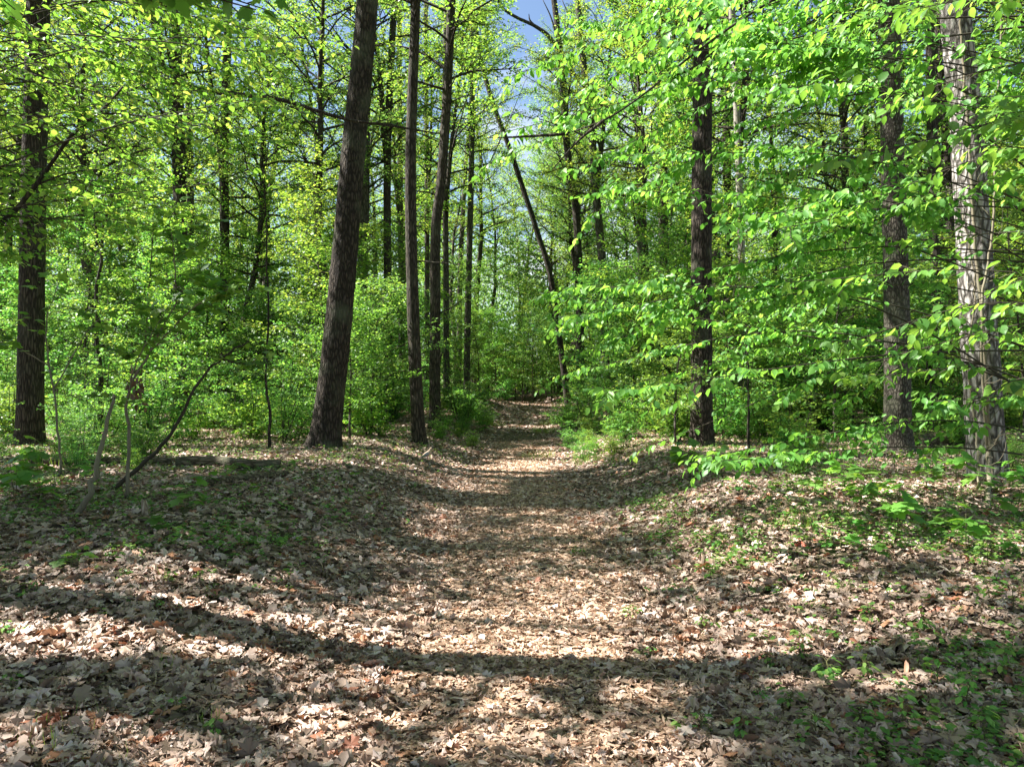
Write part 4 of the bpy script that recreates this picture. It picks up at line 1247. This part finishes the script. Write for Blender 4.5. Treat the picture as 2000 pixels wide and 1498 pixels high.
# fallen logs and sticks
def log(name, label, cat, a, b, r, mat, sag=0.0, ra=1.0, group=None):
    (xa, ya), (xb, yb) = gpt(*a), gpt(*b)
    pa = np.array([xa, ya, hz(xa, ya) + r * .7]); pb = np.array([xb, yb, hz(xb, yb) + r * .7])
    g = Geo()
    mid = [pa * (1 - f) + pb * f for f in (0, .33, .66, 1)]
    for m_ in mid[1:3]:
        m_[2] = hz(m_[0], m_[1]) + r * .75
    mid[1][1] += sag; mid[2][1] -= sag
    L_ = np.linalg.norm(pb - pa)
    base = mid[0].copy()
    n_ = max(24, int(L_ / .04))
    tube(g, smooth_path([m_ - base for m_ in mid], n_), np.linspace(r, r * .75 * ra, n_), 14, trunk_disp(int(r * 1000), r * .22, 2.5, 5))
    o = link(name, g.mesh(name, M[mat], True)); o.location = base.tolist()
    return tag(o, label, cat, group)
log('fallen_log', 'mossy rotten log lying under the bowing sapling, nearer the leaning pine', 'log', (345, 912), (548, 915), .085, 'rotten', .1)
log('fallen_log', 'smaller mossy log lying just in front of the rotten one', 'log', (405, 952), (560, 930), .055, 'rotten', .05)
log('fallen_log', 'long low log half buried behind the pale bare stem', 'log', (60, 912), (335, 908), .07, 'rotten', .1)
log('fallen_log', 'big dark fallen log behind the smooth beech and shaggy trunk', 'log', (1790, 872), (2120, 866), .15, 'rotten', .2)
log('fallen_stick', 'pale barkless stick lying sunlit among the maple seedlings', 'stick', (1538, 978), (1645, 990), .035, 'wood')
log('fallen_stick', 'weathered stick at the foot of the climbing vines', 'stick', (1840, 990), (1925, 1008), .03, 'wood', .03)
log('fallen_stick', 'short dark stick lying in front of the bowing sapling on the bank', 'stick', (268, 1018), (362, 1020), .022, 'rotten')
log('fallen_stick', 'long thin dark stick along the ground before the straight pine', 'stick', (1420, 905), (1640, 912), .02, 'rotten', .1)
log('fallen_stick', 'dark weathered bough lying in the shaded leaves of the bank', 'stick', (130, 1195), (235, 1160), .014, 'rotten')
log('fallen_stick', 'thin twig lying across the trodden middle of the path', 'stick', (860, 1360), (940, 1330), .006, 'wood')
log('fallen_stick', 'small dark stick on the shaded leaves below the sunlit patch', 'stick', (660, 1412), (760, 1425), .009, 'rotten')
log('fallen_stick', 'thin pale twig lying beside the broken wooden stub', 'stick', (1250, 1030), (1300, 1042), .006, 'wood')

def stub(label, px, py, r, h, tilt):
    x, y = gpt(px, py)
    t = thing('broken_stub', label, 'stub', (x, y, hz(x, y) - .03))
    g = Geo()
    rg = np.random.default_rng(px)
    n_ = 12
    cl = np.linspace(0, 1, n_)[:, None] * np.array([tilt * h, 0, h])
    tube(g, cl, np.linspace(r * 1.2, r * .8, n_), 12, trunk_disp(px, r * .3, 2, 9))
    v = g.v[0]
    topk = v[-12:]; topk[:, 2] += rg.uniform(-.25, .35, 12) * h * .5
    o = link('shell', g.mesh('shell', M['wood'], True), t)
    g2 = Geo()
    tube(g2, cl[:9] * 1.0, np.linspace(r * .8, r * .3, 9), 8)
    link('core', g2.mesh('core', M['rotten'], True), t)
stub('small splintered wooden stub standing at the path edge', 1372, 1108, .022, .12, .1)
stub('short broken branch end poking out of the shaded leaves', 1450, 1205, .022, .07, .5)
stub('weathered pale stub among the herbs of the bank', 285, 1005, .03, .16, -.1)

# red leaves lying in the sun
x, y = gpt(1572, 1072)
g = Geo()
n = 7
xs = x + rng.normal(0, .06, n); ys = y + rng.normal(0, .03, n)
lay(g, T_OAK, xs, ys, rng.uniform(.06, .1, n), rng.uniform(.2, .6, n), rng.uniform(.03, .05, n), None, rng.normal(.5, 1.5, n))
for v_ in g.v:
    v_ -= np.array([x, y, hz(x, y)])
o = link('fallen_leaf_clump', g.mesh('fallen_leaf_clump', M['red_leaf'])); o.location = (x, y, hz(x, y))
tag(o, 'small clump of deep red fallen leaves on the sunlit bank', 'leaf clump')
# withered clump hanging in the thicket
pc = P(270, 750, d3)
g = Geo(); n = 40
pp = rng.normal(0, 1, (n, 3)) * np.array([.045, .045, .13])
leaf_geo(g, T_OVAL, pp, np.array([0, 0, -1.0]) + rng.normal(0, .4, (n, 3)), rng.normal(0, 1, (n, 3)), rng.uniform(.05, .09, n))
o = link('withered_leaf_clump', g.mesh('withered_leaf_clump', M['brown_leaf'])); o.location = pc.tolist()
tag(o, 'brown withered leaf clump hanging on the upright maple sapling', 'leaf clump')

# ------------------------------------------------------------------ seedlings
def seedling_meshes(seed, h, tm, size, nl, mat):
    rg = np.random.default_rng(seed)
    g = Geo(); gl_ = Geo()
    P_, D_, N_, S_ = [], [], [], []
    for s in range(rg.integers(1, 3)):
        st = wander(rg, (0, 0, -.02), (rg.normal(0, .3), rg.normal(0, .3), 1), h * rg.uniform(.7, 1.05), 6, .12)
        tube(g, st, np.linspace(.004, .002, 7), 5)
        for k in range(nl):
            f = rg.integers(3, 7)
            a = rg.random() * 6.28
            e = st[f] + np.array([math.cos(a), math.sin(a), rg.uniform(-.1, .5)]) * size * rg.uniform(.4, 1.0)
            tube(g, [st[f], (st[f] + e) / 2 + np.array([0, 0, .01]), e], [.0015, .0012, .001], 3, cap=False)
            P_.append(e); D_.append((math.cos(a), math.sin(a), rg.uniform(-.5, .05))); N_.append(np.array([0, 0, 1]) + rg.normal(0, .25, 3)); S_.append(size * rg.uniform(.6, 1.15))
    leaf_geo(gl_, tm, np.array(P_), np.array(D_), np.array(N_), np.array(S_))
    return [('stem', g.mesh('stem', M['green_stem'], True)), ('foliage', gl_.mesh('foliage', M[mat]))]
MS = [seedling_meshes(801 + k, h, T_MAPLE, s, nl, 'leaf_mid') for k, (h, s, nl) in enumerate([(.34, .125, 9), (.22, .105, 7), (.46, .125, 12), (.14, .085, 5)])]
HB = [seedling_meshes(821 + k, h, T_OVAL, s, nl, 'herb') for k, (h, s, nl) in enumerate([(.15, .042, 18), (.10, .036, 14), (.24, .046, 26)])]
ms_pos = [(1612, 965, 0), (1650, 955, 2), (1600, 985, 0), (1700, 968, 0), (1680, 1000, 2), (1660, 1035, 1), (1752, 1052, 2), (1765, 985, 0), (1810, 958, 2), (1838, 1025, 0), (1870, 945, 2), (1900, 960, 0), (1820, 1040, 1), (1975, 965, 2), (1985, 1010, 0), (1888, 1080, 2),
          (1560, 960, 1), (1520, 960, 3), (1700, 1085, 1), (1640, 1075, 1), (1345, 935, 2), (1410, 930, 2), (1370, 925, 0), (1450, 960, 1), (1950, 1080, 1),
          (30, 985, 2), (75, 960, 2), (110, 985, 0), (280, 1040, 1), (355, 1000, 0), (405, 955, 0), (345, 965, 1), (455, 935, 0), (60, 930, 2), (175, 935, 0), (560, 915, 1), (500, 960, 3), (700, 935, 3), (135, 1110, 3)]
seeds = []
for px, py, k in ms_pos:
    x, y = gpt(px, py)
    o = copy_plant(MS[k], 'maple_seedling', 'seedling', 'maple seedlings on the banks', x, y, rr.uniform(.85, 1.25), rr.uniform(0, 6.28))
    seeds.append(o)
name_by_landmark(seeds, lambda o: 'small lobed-leaf maple seedling on the bank', '')
hb_pos = [(1890, 1395, 2), (1830, 1340, 2), (1930, 1110, 2), (1545, 1385, 0), (1620, 1340, 0), (1555, 1290, 0), (1685, 1415, 0), (1810, 1240, 0), (1930, 1180, 2), (1980, 1200, 2), (1600, 1440, 0), (1440, 1440, 0), (1370, 1430, 1), (1480, 1370, 1), (1590, 1250, 1), (1700, 1210, 1), (1760, 1420, 2),
          (1920, 1460, 2), (1270, 1285, 1), (1235, 1205, 1), (1370, 1225, 1), (1400, 1125, 1), (1400, 1075, 0), (1280, 1000, 0), (1320, 1010, 0), (1250, 985, 0), (1500, 985, 0), (1660, 1150, 1), (330, 1140, 0), (385, 1140, 0), (240, 1130, 1), (420, 1160, 1), (345, 1395, 1), (410, 1440, 0), (20, 1350, 1), (10, 1240, 1),
          (300, 1190, 1), (560, 1000, 1), (610, 960, 1), (470, 1000, 0), (150, 1050, 1), (530, 1060, 1), (640, 1000, 0), (75, 1160, 1), (1120, 1080, 1), (1790, 1310, 1), (1870, 1270, 1), (1960, 1330, 2), (1700, 1330, 0), (1500, 1300, 1)]
herbs = []
for px, py, k in hb_pos:
    x, y = gpt(px, py)
    herbs.append(copy_plant(HB[k], 'herb_plant', 'herb', 'leafy herbs sprouting through dead leaves', x, y, rr.uniform(.8, 1.2), rr.uniform(0, 6.28)))
name_by_landmark(herbs, lambda o: 'small oval-leaved green herb', '')
x, y = gpt(780, 884)
pl = seedling_meshes(850, .25, T_OVAL, .07, 20, 'leaf_glare')
o = copy_plant(pl, 'glare_plant', 'plant', 'x', x, y, 1.1, .5)
del o['group']; o['label'] = 'seedling behind the bird, sun glare painted whitish into its leaves'

# ------------------------------------------------------------------ the bird
def loft(g, cs, seg=14):
    """cs: (center, half width (y), half height, pitch) rings along x"""
    vs = []
    th = np.linspace(0, 2 * np.pi, seg, endpoint=False)
    for c, wv, hv, pt in cs:
        c = np.array(c)
        upv = np.array([-math.sin(pt), 0, math.cos(pt)])
        vs.append(c + np.cos(th)[:, None] * np.array([0, wv, 0]) + np.sin(th)[:, None] * upv * hv)
    v = np.vstack(vs); n_ = len(cs)
    i, j = np.meshgrid(np.arange(n_ - 1), np.arange(seg), indexing='ij'); j2 = (j + 1) % seg
    q = np.stack([i * seg + j, i * seg + j2, (i + 1) * seg + j2, (i + 1) * seg + j], -1).reshape(-1, 4)
    g.add(v, np.concatenate([np.full(len(q), 4), [seg, seg]]), np.concatenate([q.ravel(), np.arange(seg)[::-1], (n_ - 1) * seg + np.arange(seg)]))
bx, by = gpt(834, 899)
bird = thing('bird', 'small pale dove standing on the sunlit path edge, tail slanting down', 'bird', (bx, by, hz(bx, by) + .012))
bird.scale = (1.15, 1.15, 1.15)
buff = plain('buff_feathers', (0.52, 0.38, 0.27), .8); greyf = plain('grey_feathers', (0.42, 0.40, 0.40), .8); dark = plain('beak_horn', (.05, .045, .04), .5); pinkf = plain('pink_leg', (.4, .15, .12), .6); crem = plain('cream_feathers', (.62, .55, .46), .8)
g = Geo()
loft(g, [((-.075, 0, .052), .012, .008, .75), ((-.055, 0, .062), .026, .020, .75), ((-.02, 0, .078), .036, .036, .8), ((.012, 0, .098), .038, .043, .9), ((.036, 0, .122), .032, .038, 1.0), ((.047, 0, .146), .022, .025, 1.1),
         ((.052, 0, .163), .0165, .018, 1.0), ((.058, 0, .178), .0165, .018, .6), ((.067, 0, .186), .015, .0165, .3), ((.077, 0, .187), .010, .011, .1), ((.083, 0, .186), .004, .004, 0)])
link('body', g.mesh('body', buff, True), bird)
g = Geo(); tube(g, [(.079, 0, .186), (.088, 0, .184), (.097, 0, .180)], [.004, .003, .0008], 7); link('beak', g.mesh('beak', dark, True), bird)
for s in (-1, 1):
    g = Geo()
    loft(g, [((.030, s * .028, .118), .008, .014, .8), ((.012, s * .036, .104), .009, .028, .8), ((-.02, s * .036, .082), .008, .026, .78), ((-.06, s * .026, .056), .006, .017, .75), ((-.105, s * .012, .022), .003, .006, .7)], 10)
    link('wing', g.mesh('wing', greyf, True), bird)
    g = Geo(); tube(g, [(.005, s * .014, .06), (.008, s * .015, .03), (.006, s * .015, 0.002), (.028, s * .017, .001)], [.004, .003, .003, .0018], 6); link('leg', g.mesh('leg', pinkf, True), bird)
    g = Geo(); loft(g, [((.0645, s * .0148, .189), .0006, .001, 0), ((.0665, s * .0152, .189), .0022, .003, 0), ((.0685, s * .0148, .189), .0006, .001, 0)], 8); link('eye', g.mesh('eye', dark, True), bird)
g = Geo()
loft(g, [((-.055, 0, .060), .018, .008, .7), ((-.10, 0, .026), .016, .005, .68), ((-.145, 0, -.002), .013, .003, .5), ((-.160, 0, -.006), .004, .002, .4)], 10)
link('tail', g.mesh('tail', crem, True), bird)

print('LEAVES', total_leaves, 'shade', nshade, 'limb', n1, n2, n3, n4, 'young', [p[3] for p in YP], 'shrub', [p[2] for p in SP], 'trees', len(ytrees), len(shr), len(tall), 'gpt', gpt(632, 880), gpt(1000, 905))
